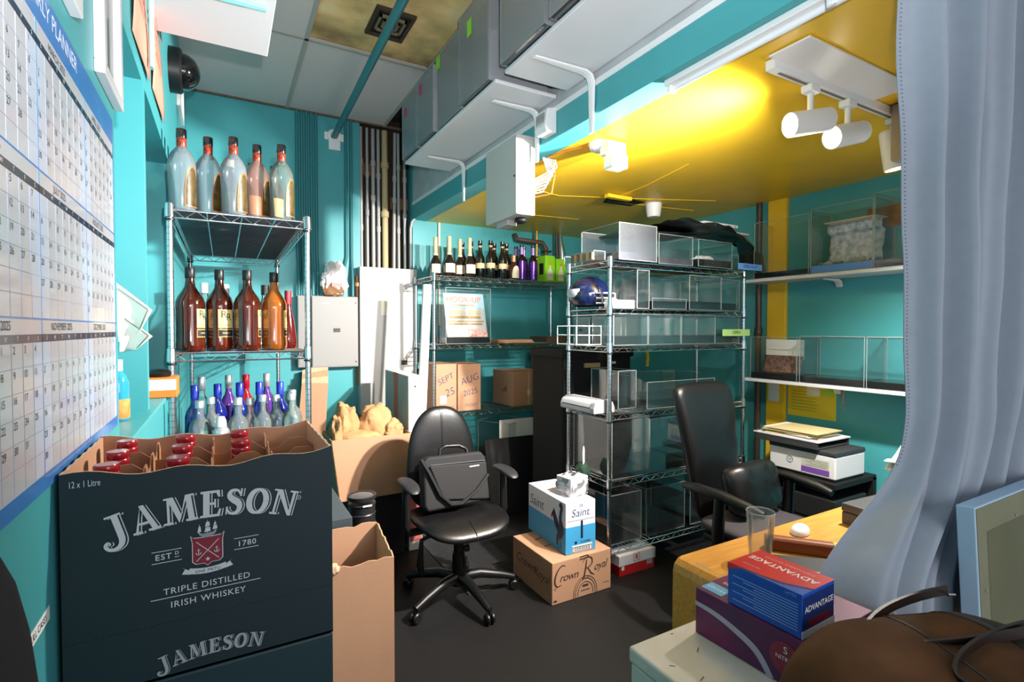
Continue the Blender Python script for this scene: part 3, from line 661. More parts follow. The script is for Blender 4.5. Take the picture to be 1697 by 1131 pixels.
for i, (x, y) in enumerate([(-.121, 2.82), (-.028, 2.84), (.066, 2.86), (.152, 2.84), (.243, 2.80), (-.10, 3.02), (.02, 3.06), (.10, 3.04), (.20, 3.06)]):
    far = i >= 5
    l = ['cobalt blue bottle at the left end behind the clear bottles', 'cobalt blue bottle second from the left behind the clear bottles', 'cobalt blue bottle in the middle behind the clear bottles', 'cobalt blue bottle second from the right behind the clear bottles', 'cobalt blue bottle by the right post of the rack', 'silver capped bottle behind the leftmost blue bottle', 'silver capped bottle behind the second blue bottle', 'red capped bottle behind the middle blue bottles', 'silver capped purple bottle behind the right blue bottles'][i]
    cm = COBC if not far else (mat('bright_red_foil', '#a8142c', .3, .3) if i == 7 else mat('silver_cap', '#c3c6ca', .3, .7))
    gm = COBALT if not far else [GLASSC, mat('purple_glass', '#4c2a7a', .1, coat=.6), mat('red_glass', '#8a1626', .1, coat=.6), mat('purple_glass', '#4c2a7a', .1, coat=.6)][i - 5]
    s = 1.0 if not far else 1.07
    bottle('vodka_bottle', l, 'bottle', (x, y, zl), 0, [(r, z * s) for r, z in bp], gm, [(.0155, .272 * s), (.0172, .274 * s), (.0172, .335 * s), (.015, .338 * s), (0, .338 * s)], cm, 'blue bottles on the low rack shelf' if not far else 'back row on the low rack shelf')
t = thing('spray_can', 'white and blue green spray can at the front of the low rack shelf', 'spray can', (-.014, 2.545, zl))
MB().lathe([(0, 0), (.032, 0), (.033, .004), (.033, .145)], 24).build('body', mat('can_teal_blue', '#3d86c4', .3, .2, noise=.5, nscale=12, dark='#4fb8a0'), t, smooth=40)
MB().lathe([(.033, .145), (.034, .148), (.033, .162), (.024, .176), (.02, .18)], 24).build('shoulder', mat('silver_cap', '#c3c6ca', .3, .7), t, smooth=40)
MB().lathe([(.02, .178), (.022, .18), (.02, .205), (.013, .222), (0, .224)], 20).build('cap', CAPW, t, smooth=40)

# ---- bottles on the back rack
zb = BZ[4] + top
COG = mat('cognac_glass', '#1a1210', .08, coat=.8)
CREAM = mat('cream_label', '#d9cbb0', .55)
def cog(label, x, y, rz=0):
    def ex(t):
        q = MB(); put_text(q, 'Hennessy', .0155, (0, -.0467, .062), XR, ZU, bend=.047); q.build('label_lettering', mat('brown_ink', '#7a5a3a', .6), t)
        MB().lathe([(.0155, .172), (.019, .176), (.019, .19), (.0155, .192)], 18).build('neck_ring', mat('cream_cap', '#d8cfb0', .5), t, smooth=40)
    return bottle('cognac_bottle', label, 'bottle', (x, y, zb), rz, [(0, 0), (.042, 0), (.046, .006), (.046, .085), (.045, .105), (.036, .135), (.022, .16), (.0165, .176), (.0155, .215)], COG, [(.0165, .192), (.0178, .194), (.0175, .318), (.0165, .322), (0, .322)], mat('gold_foil', '#c9b98a', .4, .3), 'cognac bottles on the back rack', [('label', .046, .03, .102, -90, 62, CREAM, False)], ex, 'foil_capsule')
cog('cream labelled dark cognac bottle at the front left of the rack top', 1.588, 3.85)
cog('cream labelled dark cognac bottle second in the front row', 1.815, 3.85) if False else None
for x, y, l in ((1.505, 3.94, 'cognac bottle half hidden behind the front left one'), (1.645, 4.00, 'gold foiled cognac bottle in the rear between the two front ones'), (1.715, 3.93, 'cognac bottle just behind the right front cognac bottle'), (1.735, 3.84, 'cream labelled dark cognac bottle on the right of the cognac group')):
    cog(l, x if l[0:5] != 'cream' else 1.763, y)
PORT = mat('black_wine_glass', '#0c0c0c', .06, coat=1)
def port(label, x, y):
    return bottle('wine_bottle', label, 'bottle', (x, y, zb), 0, [(0, 0), (.036, 0), (.0395, .006), (.0395, .155), (.037, .18), (.022, .212), (.0165, .235), (.0155, .27)], PORT, [(.0165, .275), (.018, .277), (.018, .318), (0, .32)], BLK, 'dark wine bottles on the back rack', [('label', .0395, .085, .128, -90, 75, mat('tan_label', '#cdb184', .55), False), ('neck_band', .0172, .262, .278, -90, 180, mat('tan_foil', '#b09468', .45), False)])
for x, y, l in ((1.955, 3.845, 'black wine bottle with tan band, left one of the front pair'), (2.068, 3.845, 'black wine bottle with tan band, right one of the front pair'), (1.885, 3.90, 'black wine bottle first behind the left of the front pair'), (1.835, 3.97, 'black wine bottle second back at the left of the wine group'), (1.79, 4.05, 'black wine bottle farthest back at the left of the wine group'), (2.05, 3.96, 'black wine bottle behind the front pair'), (2.155, 3.93, 'black wine bottle behind the round labelled brandy bottle'), (2.19, 4.05, 'black wine bottle farthest right in the second row')):
    port(l, x, y)
bottle('brandy_bottle', 'short round brown bottle with oval cream label and copper stopper', 'bottle', (2.172, 3.835, zb), 0, [(0, 0), (.042, 0), (.048, .012), (.050, .06), (.044, .105), (.024, .135), (.0165, .145), (.0165, .165)], mat('brown_glass', '#3a2216', .1, coat=.7), [(.018, .15), (.0215, .153), (.0215, .205), (.018, .208), (0, .208)], mat('copper_stopper', '#b07a5c', .4, .4), None, [('label', .0497, .012, .115, -90, 42, CREAM, True)], None, 'stopper')
PURP = mat('purple_foil_label', '#5a2f8e', .25, .5, noise=.5, nscale=30)
def purp(label, x, y):
    return bottle('liqueur_bottle', label, 'bottle', (x, y, zb), 0, [(0, 0), (.035, 0), (.038, .006), (.038, .16), (.036, .185), (.024, .205), (.017, .222), (.0155, .262)], PORT, [(.017, .285), (.018, .287), (.018, .305), (0, .307)], BLK, 'purple bottles on the back rack', [('label', .038, .008, .165, -90, 85, PURP, False), ('neck_foil', .0170, .222, .286, -90, 180, mat('lilac_foil', '#8f78b8', .3, .4), False)])
for x, y, l in ((2.258, 3.845, 'purple labelled bottle beside the round brandy bottle'), (2.370, 3.84, 'purple labelled bottle at the right next to the green boxes'), (2.262, 3.95, 'purple bottle in the second row behind the left one'), (2.345, 3.955, 'purple bottle in the second row at the middle'), (2.37, 4.06, 'purple bottle farthest back')):
    purp(l, x, y)
LIME = mat('lime_green_carton', '#7fc21e', .45)
def green_box(label, x, y, h, rz):
    t = thing('gift_box', label, 'box', (x, y, zb), rz, 'lime green gift boxes on the back rack')
    MB().box((-.055, -.055, 0), (.055, .055, h)).build('carton', LIME, t, bevel=.002)
    MB().prism([(-.033, .012), (.033, .012), (.033, .07), (.024, .098), (.010, .112), (.007, .14), (-.007, .14), (-.010, .112), (-.024, .098), (-.033, .07)], ((0, -.0552, 0), XR, ZU), .0003).build('bottle_picture', mat('pale_bottle_print', '#cdd2b6', .5), t)
    MB().lathe([(0, 0), (.013, 0), (.013, .0006), (0, .0006)], 14, (0, -.0556, .152), axis='Y').build('stopper_picture', mat('orange_print', '#d9772e', .5), t)
    MB().box((-.0556, -.03, .06), (-.0551, .03, .16)).build('dark_window', INK, t)
    q = MB(); put_text(q, 'PATRON', .014, (0, -.0558, .055), XR, ZU); q.build('lettering', INK, t)
green_box('lime green gift box with pale bottle picture, front left one', 2.515, 3.85, .225, rad(6))
green_box('lime green gift box at the right end partly hidden by the next rack', 2.642, 3.86, .205, rad(4))

# ================================================================ CLEAR ACRYLIC CASES
def acrylic_case(label, loc, w, d, h, base=.045, rz=0, group=None, front=1., basem=None, film=None, step=True, name='acrylic_case', thick=.003):
    """open-topped clear case; its front panel may be lower; black plinth tray inside the bottom"""
    t = thing(name, label, 'display case', loc, rz, group); k = thick; x = w / 2; fh = h * front
    walls = MB()
    walls.box((-x, 0, 0), (x, k, fh), 1 if film in ('front', 'all') else 0)
    walls.box((-x, d - k, 0), (x, d, h), 1 if film else 0)
    for s in (-x, x - k):
        if front < 1: walls.prism([(k, 0), (d - k, 0), (d - k, h), (d * .35, h), (k, fh)], ((s, 0, 0), (0, 1, 0), ZU), k)
        else: walls.box((s, k, 0), (s + k, d - k, h), 1 if film == 'all' else 0)
    walls.box((-x + k, k, .0005), (x - k, d - k, .0025))
    walls.build('clear_shell', [ACRYL, ACRYLW if film in ('front', 'back') else ACRYLF], t)
    e = MB(); r = .0018
    for s in (-x + r, x - r):
        e.box((s - r, -.0004, 0), (s + r, .0034, fh)); e.box((s - r, d - .0034, 0), (s + r, d + .0004, h))
        e.box((s - r, d * .35 if front < 1 else 0, h - .003), (s + r, d, h + .0004))
    e.box((-x, -.0004, fh - .003), (x, .0034, fh + .0004)); e.box((-x, d - .0034, h - .003), (x, d + .0004, h + .0004)); e.box((-x, -.0004, 0), (x, .0034, .003))
    e.build('edge_highlight', EDGE, t)  # whiter strips paint the highlight along the panel edges
    if base:
        MB().box((-x + .005, .005, .003), (x - .005, d - .005, base)).build('plinth', basem or BLK, t, bevel=.0015)
    return t
G1 = 'acrylic cases on the middle rack'
GREYB = mat('grey_film_base', '#4c4c58', .4, noise=.5, nscale=30)
zA, zB, zC, zD, zE, zF = [MZ[5] + top, MZ[4] + top, MZ[3] + top, MZ[2] + top, MZ[1] + top, MZ[0] + top]
acrylic_case('film covered acrylic case with grey base at the left of the rack top', (2.147, 2.29, zA), .298, .36, .215, .048, 0, G1, film='front', basem=GREYB)
acrylic_case('film covered acrylic case second from the left on the rack top', (2.492, 2.32, zA), .30, .36, .185, .042, 0, G1, film='back', basem=GREYB)
acrylic_case('acrylic case with white packing inside, third on the rack top', (2.835, 2.30, zA), .33, .36, .175, .05, 0, G1)
acrylic_case('acrylic case with the blue tag at the right end of the rack top', (3.095, 2.36, zA), .10, .30, .11, .006, 0, G1)
t = thing('packing_tray', 'white bubble packing lying in the third case on the rack top', 'packing', (2.86, 2.36, zA + .052)); crumple('packing', PAPER, t, (.03, .09, .024), (.08, .05, .022), 2.2, .3)
def tape_tag(label, x, z, y, m, w, h, txt, rz):
    t = thing('paper_tag', label, 'tag', (x, y, z), rad(rz)); MB().box((-w / 2, -.0008, 0), (w / 2, 0, h)).build('strip', m, t)
    q = MB(); put_text(q, txt, h * .72, (0, -.0012, h * .5), XR, ZU, bold=.012, shear=.08); q.build('writing', mat('navy_marker', '#2a3480', .7) if 'PLAY' in txt else INK, t)
tape_tag('bright blue tag reading OPEN PLAY at the right end of the rack top', 3.172, zA + .002, 2.288, mat('blue_tape', '#6fa8f0', .5), .255, .042, 'OPEN PLAY', 0)
tape_tag('pale green tag reading OPEN on the right case of the third shelf', 3.068, zC + .050, 2.314, mat('green_tape', '#b9e08a', .5), .285, .045, 'OPEN', 0)
acrylic_case('low clear tray of brown strips on the left end of the rack top', (1.885, 2.53, zA), .30, .085, .055, 0, rad(-90), None, name='acrylic_tray')
t = thing('sample_strips', 'row of brown wood sample strips in the low tray', 'strips', (1.90, 2.42, zA + .004))
q = MB()
for i in range(7): q.box((0, .0 + .03 * i, 0), (.012, .026 + .03 * i, .048), i % 2)
q.build('strips', [mat('brown_strip', '#6b5138', .6), mat('tan_strip', '#a48a5c', .6)], t)
# second shelf
acrylic_case('clear case beside the helmet on the second shelf', (2.235, 2.34, zB), .10, .36, .235, .006, 0, G1)
acrylic_case('film backed case second on the second shelf', (2.455, 2.335, zB), .30, .36, .225, .05, 0, G1, film='back', front=.3)
acrylic_case('clear case with black base third on the second shelf', (2.785, 2.335, zB), .31, .36, .225, .055, 0, G1)
acrylic_case('clear case with black base at the right end of the second shelf', (3.045, 2.35, zB), .20, .36, .215, .052, 0, G1)
# third shelf
acrylic_case('clear case with low front at the left of the third shelf', (1.985, 2.63, zC), .165, .26, .17, .003, rad(-90), G1)
acrylic_case('clear case behind the front post on the third shelf', (2.133, 2.335, zC), .272, .20, .19, .055, 0, G1)
acrylic_case('clear case second from the left on the third shelf', (2.415, 2.335, zC), .28, .36, .19, .055, 0, G1)
acrylic_case('clear case third on the third shelf', (2.72, 2.335, zC), .32, .36, .19, .055, 0, G1)
acrylic_case('clear case behind the green tag on the third shelf', (3.015, 2.345, zC), .25, .36, .185, .055, 0, G1)
t = thing('wire_basket', 'small white wire basket at the left end of the third shelf', 'basket', (1.90, 2.50, zC))
q = MB()
for z in (.004, .06, .115):
    q.tube([(-.05, .2, z), (-.05, 0, z), (.0, -.06, z), (.09, -.06, z)], .003, 6)
for p in ((-.05, .2), (-.05, .07), (-.05, 0), (0, -.06), (.09, -.06)): q.tube([(p[0], p[1], 0), (p[0], p[1], .118)], .003, 6)
q.build('wires', WHITE, t, smooth=50)
# fourth shelf
acrylic_case('wide flat clear case with black base on the fourth shelf', (2.60, 2.36, zD), .62, .36, .20, .058, 0, G1, front=.85)
acrylic_case('smaller clear case nested left of the wide one on the fourth shelf', (2.21, 2.45, zD), .15, .27, .24, .004, 0, G1)
CHC = mat('charcoal_plastic', '#1c1a19', .7, spec=.2)
t = thing('storage_bin', 'large dark plastic bin on the floor behind the middle rack', 'bin', (2.28, 3.02, 0))
def binf(z, s): return [(s * .30, s * .24), (-s * .30, s * .24), (-s * .30, -s * .24), (s * .30, -s * .24)]
q = MB(); q.box((-.30, -.20, 0), (.30, .20, 1.33)); q.build('body', mat('charcoal_plastic', '#2a2826', .45), t, bevel=.02)
MB().box((-.315, -.215, 1.27), (.315, .215, 1.335)).build('lid_rim', mat('charcoal_plastic', '#2a2826', .45), t, bevel=.012)
MB().box((-.13, -.217, 1.205), (.0, -.2005, 1.235)).build('label_plate', mat('tan_strip', '#a48a5c', .6), t)
MB().box((.10, -.217, 1.225), (.14, -.2005, 1.24)).build('clip', PAPER, t)
o = MB().tube([(0, 0, 0), (.005, -.004, .06), (0, 0, .13)], .012, 8).build('yellow_strap', mat('yellow_webbing', '#c9b01e', .6)); o.location = (2.67, 2.755, 1.20); tag(o, 'short yellow strap hanging under the third shelf of the middle rack', 'strap')
t = thing('laminator', 'pale grey laminating machine on the fourth shelf at the left corner', 'laminator', (1.955, 2.54, zD), rad(0))
pr = [(-.075, 0), (.075, 0), (.075, .03), (.062, .062), (.03, .078), (-.03, .078), (-.062, .062), (-.075, .03)]
q = MB().prism(pr, ((0, -.155, 0), XR, ZU), -.33); q.build('body', mat('pale_grey_plastic', '#a9a9ae', .35), t, bevel=.01)
q = MB().prism([(a * 1.06, b * 1.05) for a, b in pr], ((0, -.178, .001), XR, ZU), -.04); q.build('end_cap', mat('mid_grey_plastic', '#8d8d92', .35), t, bevel=.006)
MB().box((-.0755, -.13, .030), (-.066, .15, .036)).build('feed_slot', BLACK, t)
# fifth and sixth shelves
acrylic_case('large clear case at the left front of the fifth shelf', (2.142, 2.34, zE), .30, .38, .36, .03, 0, G1)
acrylic_case('large clear case second on the fifth shelf', (2.465, 2.345, zE), .33, .38, .34, .045, 0, G1)
acrylic_case('clear case at the right end of the fifth shelf behind the office chair', (2.84, 2.345, zE), .36, .38, .33, .045, 0, G1)
acrylic_case('clear case at the left of the lowest shelf', (2.12, 2.36, zF), .26, .36, .30, .004, 0, G1)
acrylic_case('clear case in the middle of the lowest shelf', (2.46, 2.36, zF), .34, .36, .30, .05, 0, G1)
acrylic_case('clear case at the right of the lowest shelf', (2.86, 2.36, zF), .36, .36, .28, .05, 0, G1)

# helmet on the second shelf
t = thing('football_helmet', 'navy football helmet with grey face guard on the second shelf', 'helmet', (1.990, 2.555, zB), rad(18))
def hel(u, v):
    th = 2 * PI * u; ph = -.62 + (PI / 2 + .62) * v; c = math.cos(ph)
    x = .122 * c * math.cos(th); y = -.128 * c * math.sin(th); z = .115 * math.sin(ph)
    return (x, y, z + .085)
NAVY = mat('navy_shell', '#0b1230', .2, coat=.5)
MB().grid(hel, 40, 18, wrap=True).build('shell', NAVY, t, smooth=60, solid=.006)
q = MB().grid(lambda u, v: (-.1255 * math.cos((u - .5) * 1.5) * math.cos(.55 * (v - .55)) * 1.01, .02 + .125 * math.sin((u - .5) * 1.5) * math.cos(.5 * (v - .5)), .095 + .05 * (v - .5)), 14, 5); q.build('side_stripe', mat('helmet_grey', '#a9adb4', .3), t, smooth=50)
q = MB()
for z, k in ((.03, 1.0), (.06, 1.04), (.09, .98)):
    q.tube([(.09 * math.sin(a), -.085 - .085 * k * math.cos(a), z) for a in [(-1.3 + 2.6 * i / 10) for i in range(11)]], .005, 7)
for a in (-.9, -.3, .3, .9): q.tube([(.09 * math.sin(a), -.085 - .087 * math.cos(a), .028), (.09 * math.sin(a), -.085 - .085 * math.cos(a), .092)], .005, 7)
q.tube([(-.118, -.02, .085), (-.09, -.10, .09)], .005, 7); q.tube([(.118, -.02, .085), (.09, -.10, .09)], .005, 7)
q.build('face_guard', mat('light_grey_bars', '#8a8d93', .35), t, smooth=50)
MB().lathe([(0, -.006), (.016, -.006), (.018, .004), (0, .004)], 14, (-.119, -.01, .085), axis='X').build('ear_hole', INK, t)
crumple('lining', BLACKM, t, (0, -.05, .07), (.085, .085, .05), 3.3, .15, n=12)
def small_stack():
    t = thing('white_tray_box', 'small white tray box in front of the helmet', 'box', (2.075, 2.362, zB)); MB().box((-.09, 0, 0), (.11, .045, .05)).build('tray', PAPER, t, bevel=.002)
    MB().box((.0, -.0006, .012), (.07, 0, .03)).build('printed_panel', mat('grey_print', '#b9b4ae', .6, noise=.4, nscale=80), t)
    for i, (z, m, l) in enumerate(((0, '#d94a32', 'lower red paperback standing behind the small white tray'), (.028, '#c94a3a', 'upper red paperback behind the small white tray'))):
        b = thing('paperback', l, 'book', (2.135, 2.45, zB + z), 0, 'red paperbacks by the helmet')
        MB().box((-.03, -.03, .0), (.045, .12, .026)).build('cover', mat('red_cover_%d' % i, m, .5), b, bevel=.002)
        MB().box((-.028, -.0302, .004), (.043, .115, .022)).build('pages', PAPER, b)
small_stack()
# black plastic sheet and boards on top of the middle rack
t = thing('plastic_sheet', 'black plastic sheet draped over the cases to the steel pipe', 'plastic sheet', (2.80, 2.40, 2.085))
from mathutils import noise as nz
def shf(u, v):
    x = -.45 + 1.14 * u; y = -.20 + .36 * v
    z = .035 - .03 * u - .12 * max(0, u - .55) ** 1.4 * 2 + .02 * nz.noise(Vector((u * 9, v * 4, .3)))
    if v < .3 and u > .35: z -= (.3 - v) * .42 * min(1, (u - .35) * 4) * (1 + .5 * nz.noise(Vector((u * 14, 3, 1))))
    k = sm((u - .55) / .2); y = y * (1 - .8 * k) + .10 * k
    return (x, y - .07, z)
MB().grid(shf, 70, 22).build('sheet', mat('black_polythene', '#0c0c0e', .33, bump=.25, bscale=30), t, smooth=40, solid=.001)
t = thing('shelf_board', 'thin white board lying on the black plastic sheet', 'panel', (2.93, 2.50, 2.165)); MB().box((-.16, -.16, 0), (.18, .10, .02)).build('panel', BOARD, t, bevel=.003)
MB().lathe([(0, -.163), (.004, -.163), (.004, -.159)], 8, (.15, 0, .01), axis='Y').build('screw_hole', INK, t)
t = thing('flat_white_box', 'flat grey white board under the thin white panel', 'board', (2.98, 2.52, 2.12)); MB().box((-.18, -.20, 0), (.22, .10, .012)).build('board', PANELW, t)
t = thing('black_board', 'black board lying across the film covered cases', 'board', (2.44, 2.50, 2.078)); MB().box((-.30, -.12, 0), (.30, .16, .010)).build('board', BLACKM, t); t.rotation_euler = (0, rad(-3), 0)
t = thing('ceiling_spout', 'white cup shaped ceiling spout above the rack', 'spout', (2.87, 2.90, 2.423))
MB().lathe([(0, 0), (.062, 0), (.058, -.03), (.05, -.09), (.045, -.10), (0, -.10)], 20).build('cup', WHITE, t, smooth=40)
t = thing('ceiling_hatch', 'open dark hatch in the yellow ceiling with a loose flap', 'hatch', (2.55, 2.95, 2.423))
MB().prism([(-.16, -.10), (.22, -.07), (.20, .08), (-.05, .10)], ((0, 0, -.003), XR, (0, 1, 0)), .002).build('opening', BLACKM, t)
MB().box((-.20, -.14, -.03), (.02, -.10, -.006)).build('flap', YELLOW, t)

# ================================================================ THINGS ON AND ROUND THE BACK RACK
z1, z2, z3, z4 = [BZ[3] + top, BZ[2] + top, BZ[1] + top, BZ[0] + top]
acrylic_case('clear case with a colourful poster inside on the second shelf of the back rack', (1.735, 3.80, z1), .40, .30, .45, .05, 0)
t = thing('poster', 'colourful prize poster leaning inside the clear case on the back rack', 'poster', (1.735, 3.83, z1 + .053))
t.rotation_euler = (rad(-14), 0, 0)
PO = mat('poster_paper', '#b9cfe0', .5, noise=.5, nscale=6, dark='#d8c6b8')
q = MB().box((-.175, 0, 0), (.185, .002, .37)); q.build('sheet', PO, t)
MB().box((-.172, -.0006, .235), (.182, .0, .366)).build('sky_patch', mat('poster_sky', '#8fb9d8', .5, noise=.5, nscale=18, dark='#c3d6e2'), t)
q = MB(); put_text(q, 'HOOK-UP', .068, (0, -.001, .315), XR, ZU, bold=.012); q.build('heading', mat('poster_orange', '#e8743c', .5), t)
q = MB(); put_text(q, '$100 - $500', .058, (0, -.001, .205), XR, ZU, bold=.012); q.build('amounts', mat('poster_yellow', '#d9b637', .5), t)
q = MB()
for i, (zz, w, h) in enumerate(((.155, .28, .022), (.125, .33, .012), (.10, .30, .018), (.262, .20, .012))): q.box((-w / 2, -.0012, zz), (w / 2, -.0002, zz + h))
q.build('small_print', mat('poster_tan', '#c9a86a', .6, noise=.6, nscale=60, dark='#8d6f5a'), t)
MB().box((-.175, -.0012, .0), (.185, -.0003, .065)).build('red_strip', mat('poster_red', '#dd7a6a', .5, noise=.5, nscale=40, dark='#f0dcd4'), t)
t = thing('folded_cardboard', 'flat folded cardboard lying on the second shelf of the back rack', 'cardboard', (2.18, 3.86, z1)); MB().box((-.17, -.04, 0), (.19, .26, .012)).box((-.16, -.03, .013), (.18, .25, .026)).build('sheets', CARD, t, bevel=.002)
t = thing('brown_tray', 'flat brown wooden tray at the right end of the back rack shelf', 'tray', (2.66, 3.93, z1)); MB().box((-.12, -.06, 0), (.11, .22, .012)).build('floor', CARDD, t); q = MB(); q.box((-.12, -.07, 0), (.11, -.06, .05)); q.box((-.13, -.07, 0), (-.12, .22, .05)); q.build('rim', mat('brown_wood', '#5e4430', .6), t)
def carton(name, label, loc, w, d, h, m=CARD, rz=0, group=None, tape=True, cat='box'):
    t = thing(name, label, cat, loc, rz, group); MB().box((-w / 2, 0, 0), (w / 2, d, h)).build('carton', m, t, bevel=.004)
    if tape:
        q = MB(); q.box((-.022, -.0006, h * .72), (.022, 0, h)); q.box((-.022, 0, h), (.022, d, h + .0006)); q.build('tape', mat('brown_tape', '#b98a5e', .3), t)
    return t
def hand(txt, size, x, z, t, y=-.0014, rot=0., m=BLUEINK):
    q = MB(); c, s = math.cos(rot), math.sin(rot); put_text(q, txt, size, (x, y, z), (c, 0, s), (-s, 0, c), bold=-.012, shear=.1); q.build('handwriting', m, t)
t = carton('cardboard_box', 'brown box marked SEPT 25 behind the front post of the back rack', (1.536, 3.79, z2), .175, .36, .385, tape=False)
hand('SEPT', .070, -.005, .265, t, rot=.42); hand('25', .085, .030, .16, t, rot=.30); hand('WENT', .034, .015, .035, t)
MB().box((-.055, -.0012, .07), (.0, -.0002, .135)).build('pink_label', mat('pale_pink_label', '#ecc9bd', .6, noise=.2, nscale=60), t)
t = carton('cardboard_box', 'brown box marked AUG 2025 beside the SEPT box', (1.735, 3.79, z2), .205, .36, .38, tape=False)
hand('AUG', .080, .005, .255, t, rot=.30); hand('2025', .066, .01, .15, t, rot=.18); hand('WENT', .038, .015, .045, t)
MB().prism([(0, 0), (.16, .0), (.12, .03), (-.02, .03)], ((-.08, .05, .383), XR, (0, .3, .12)), .004).build('lifted_flap', CARD, t)
t = thing('cardboard_box', 'plain brown box standing alone at the right of the third shelf of the back rack', 'box', (2.30, 3.80, z2), rad(4))
MB().box((-.16, 0, 0), (.14, .33, .30)).build('carton', CARD, t, bevel=.004)
q = MB(); q.box((.0, -.0008, 0), (.006, 0, .30)); q.box((-.012, -.001, .09), (.018, 0, .14)); q.build('seam_tape', mat('pale_tape', '#d9c3a0', .3), t)
q = MB()
for a in range(3): q.box((-.1605, .10 + .03 * a, .12), (-.16, .12 + .03 * a, .17 - .02 * a))
q.build('side_marks', CARDD, t)
t = carton('cardboard_box', 'tall dark cardboard sheet box behind the middle rack post', (2.66, 3.86, z2), .22, .30, .50, CARDD)
acrylic_case('clear case with deep black base on the low shelf of the back rack', (2.22, 3.80, z3), .34, .33, .30, .07, rad(27), None)
t = thing('black_board', 'large black board leaning on the front of the back rack', 'board', (2.05, 3.44, 0))
t.rotation_euler = (rad(-14), 0, rad(-2)); MB().box((-.22, 0, 0), (.34, .02, .60)).build('board', BLACKM, t, bevel=.004); t.location = (2.02, 3.50, .003)
t = thing('paper_sheet', 'white sheet of paper behind the leaning black board', 'paper', (2.14, 3.70, .36)); t.rotation_euler = (rad(-10), 0, 0); MB().box((-.14, 0, 0), (.20, .001, .33)).build('sheet', PAPER, t)
t.location = (2.14, 3.771, .376); t.rotation_euler = (0, 0, 0)
t = thing('roll_tube', 'white cardboard tube leaning at the left end of the back rack', 'tube', (1.235, 3.64, 0))
MB().tube([(-.005, -.02, 1.0 - .99), (.095, .02, 1.80)], .034, 16).build('tube', PAPER, t, smooth=40)
t = thing('tall_carton', 'tall red and grey flat screen carton standing behind the office chair', 'box', (1.10, 3.28, 0), rad(-2))
MB().box((-.045, -.02, 0), (.045, .62, 1.16)).build('carton', mat('pale_carton', '#e6dfdc', .6, noise=.06), t, bevel=.003)
MB().box((-.0458, -.018, .02), (-.0450, .60, 1.155)).build('grey_side', mat('grey_teal_print', '#8fa3a0', .6, noise=.2, nscale=5), t)
MB().box((-.0462, .24, 0), (-.0450, .36, 1.16)).build('red_stripe', mat('brick_red_print', '#b0553c', .6), t)
MB().box((-.040, -.0212, .06), (.040, -.0202, .52)).build('red_panel', mat('coral_print', '#d0716a', .6, noise=.2, nscale=20), t)
q = MB(); q.lathe([(0, -.0006), (.016, -.0006), (.016, 0), (0, 0)], 16, (.015, -.0214, .24), axis='Y'); q.box((.0, -.0218, .10), (.012, -.0212, .18)); q.build('logo', mat('red_print', '#b02a28', .5), t)
q = MB(); q.lathe([(0, -.001), (.007, -.001), (.007, 0), (0, 0)], 12, (.0, -.0202, 1.09), axis='Y'); q.build('hand_hole', INK, t)
# cardboard sheets leaning between the left rack and the breaker box
t = thing('cardboard_sheets', 'brown cardboard sheets leaning in the corner right of the left rack', 'cardboard', (.44, 4.12, 0))
for i in range(4): MB().prism([(0, 0), (.22, 0), (.24, 1.20 - .05 * i), (.05, 1.15 - .03 * i)], ((-.03 - .004 * i, -.03 * i, 0), XR, (.06, .12, 1)), .008).build('sheet', CARD if i % 2 else CARDL, t)
# box of paper bags on a black crate
t = thing('black_crate', 'black crate on the floor under the box of paper bags', 'crate', (.80, 3.24, 0)); MB().box((-.26, 0, 0), (.22, .36, .415)).build('body', BLACKM, t, bevel=.01); MB().box((-.27, -.01, .385), (.23, .37, .425)).build('rim', BLACKM, t, bevel=.006)
t = thing('cardboard_box', 'open brown box filled with crumpled paper bags beside the chair', 'box', (.80, 3.18, .427))
q = MB(); a, b, h, k = .20, .245, .375, .006
def trap(x0, x1, y, z0, z1): return [(x0, y, z0), (x1, y, z0)]
for (p, r) in (((-a, 0), (a, 0)), ((a, 0), (a, .34)), ((a, .34), (-a, .34)), ((-a, .34), (-a, 0))):
    s_ = b / a; q.face([(p[0], p[1], 0), (r[0], r[1], 0), (r[0] * s_, r[1], h), (p[0] * s_, p[1], h)])
q.face([(-a, 0, 0), (a, 0, 0), (a, .34, 0), (-a, .34, 0)]); q.build('carton', CARD, t, solid=.006)
def bag(label, c, rd, seed, amp=.3):
    b = thing('paper_bag', label, 'bag', (.80 + c[0], 3.18 + c[1], .427 + c[2]), 0, 'kraft paper bags in the brown box'); crumple('bag', KRAFT, b, (0, 0, 0), rd, seed, amp, 26, 3.2)
bag('crumpled paper bag standing tall at the left of the brown box', (-.13, .17, .42), (.075, .085, .15), 1.7, .3)
bag('rounded paper bag on the right of the pile in the brown box', (.06, .17, .42), (.105, .10, .13), 5.2, .25)
bag('paper bag lying flat along the front of the brown box', (-.06, .085, .352), (.14, .065, .055), 8.8, .25)
bag('small paper bag at the right front corner of the brown box', (.15, .09, .385), (.065, .06, .065), 3.4, .35)
bag('paper bag tucked at the left edge of the brown box', (-.20, .12, .38), (.04, .09, .12), 6.1, .3)
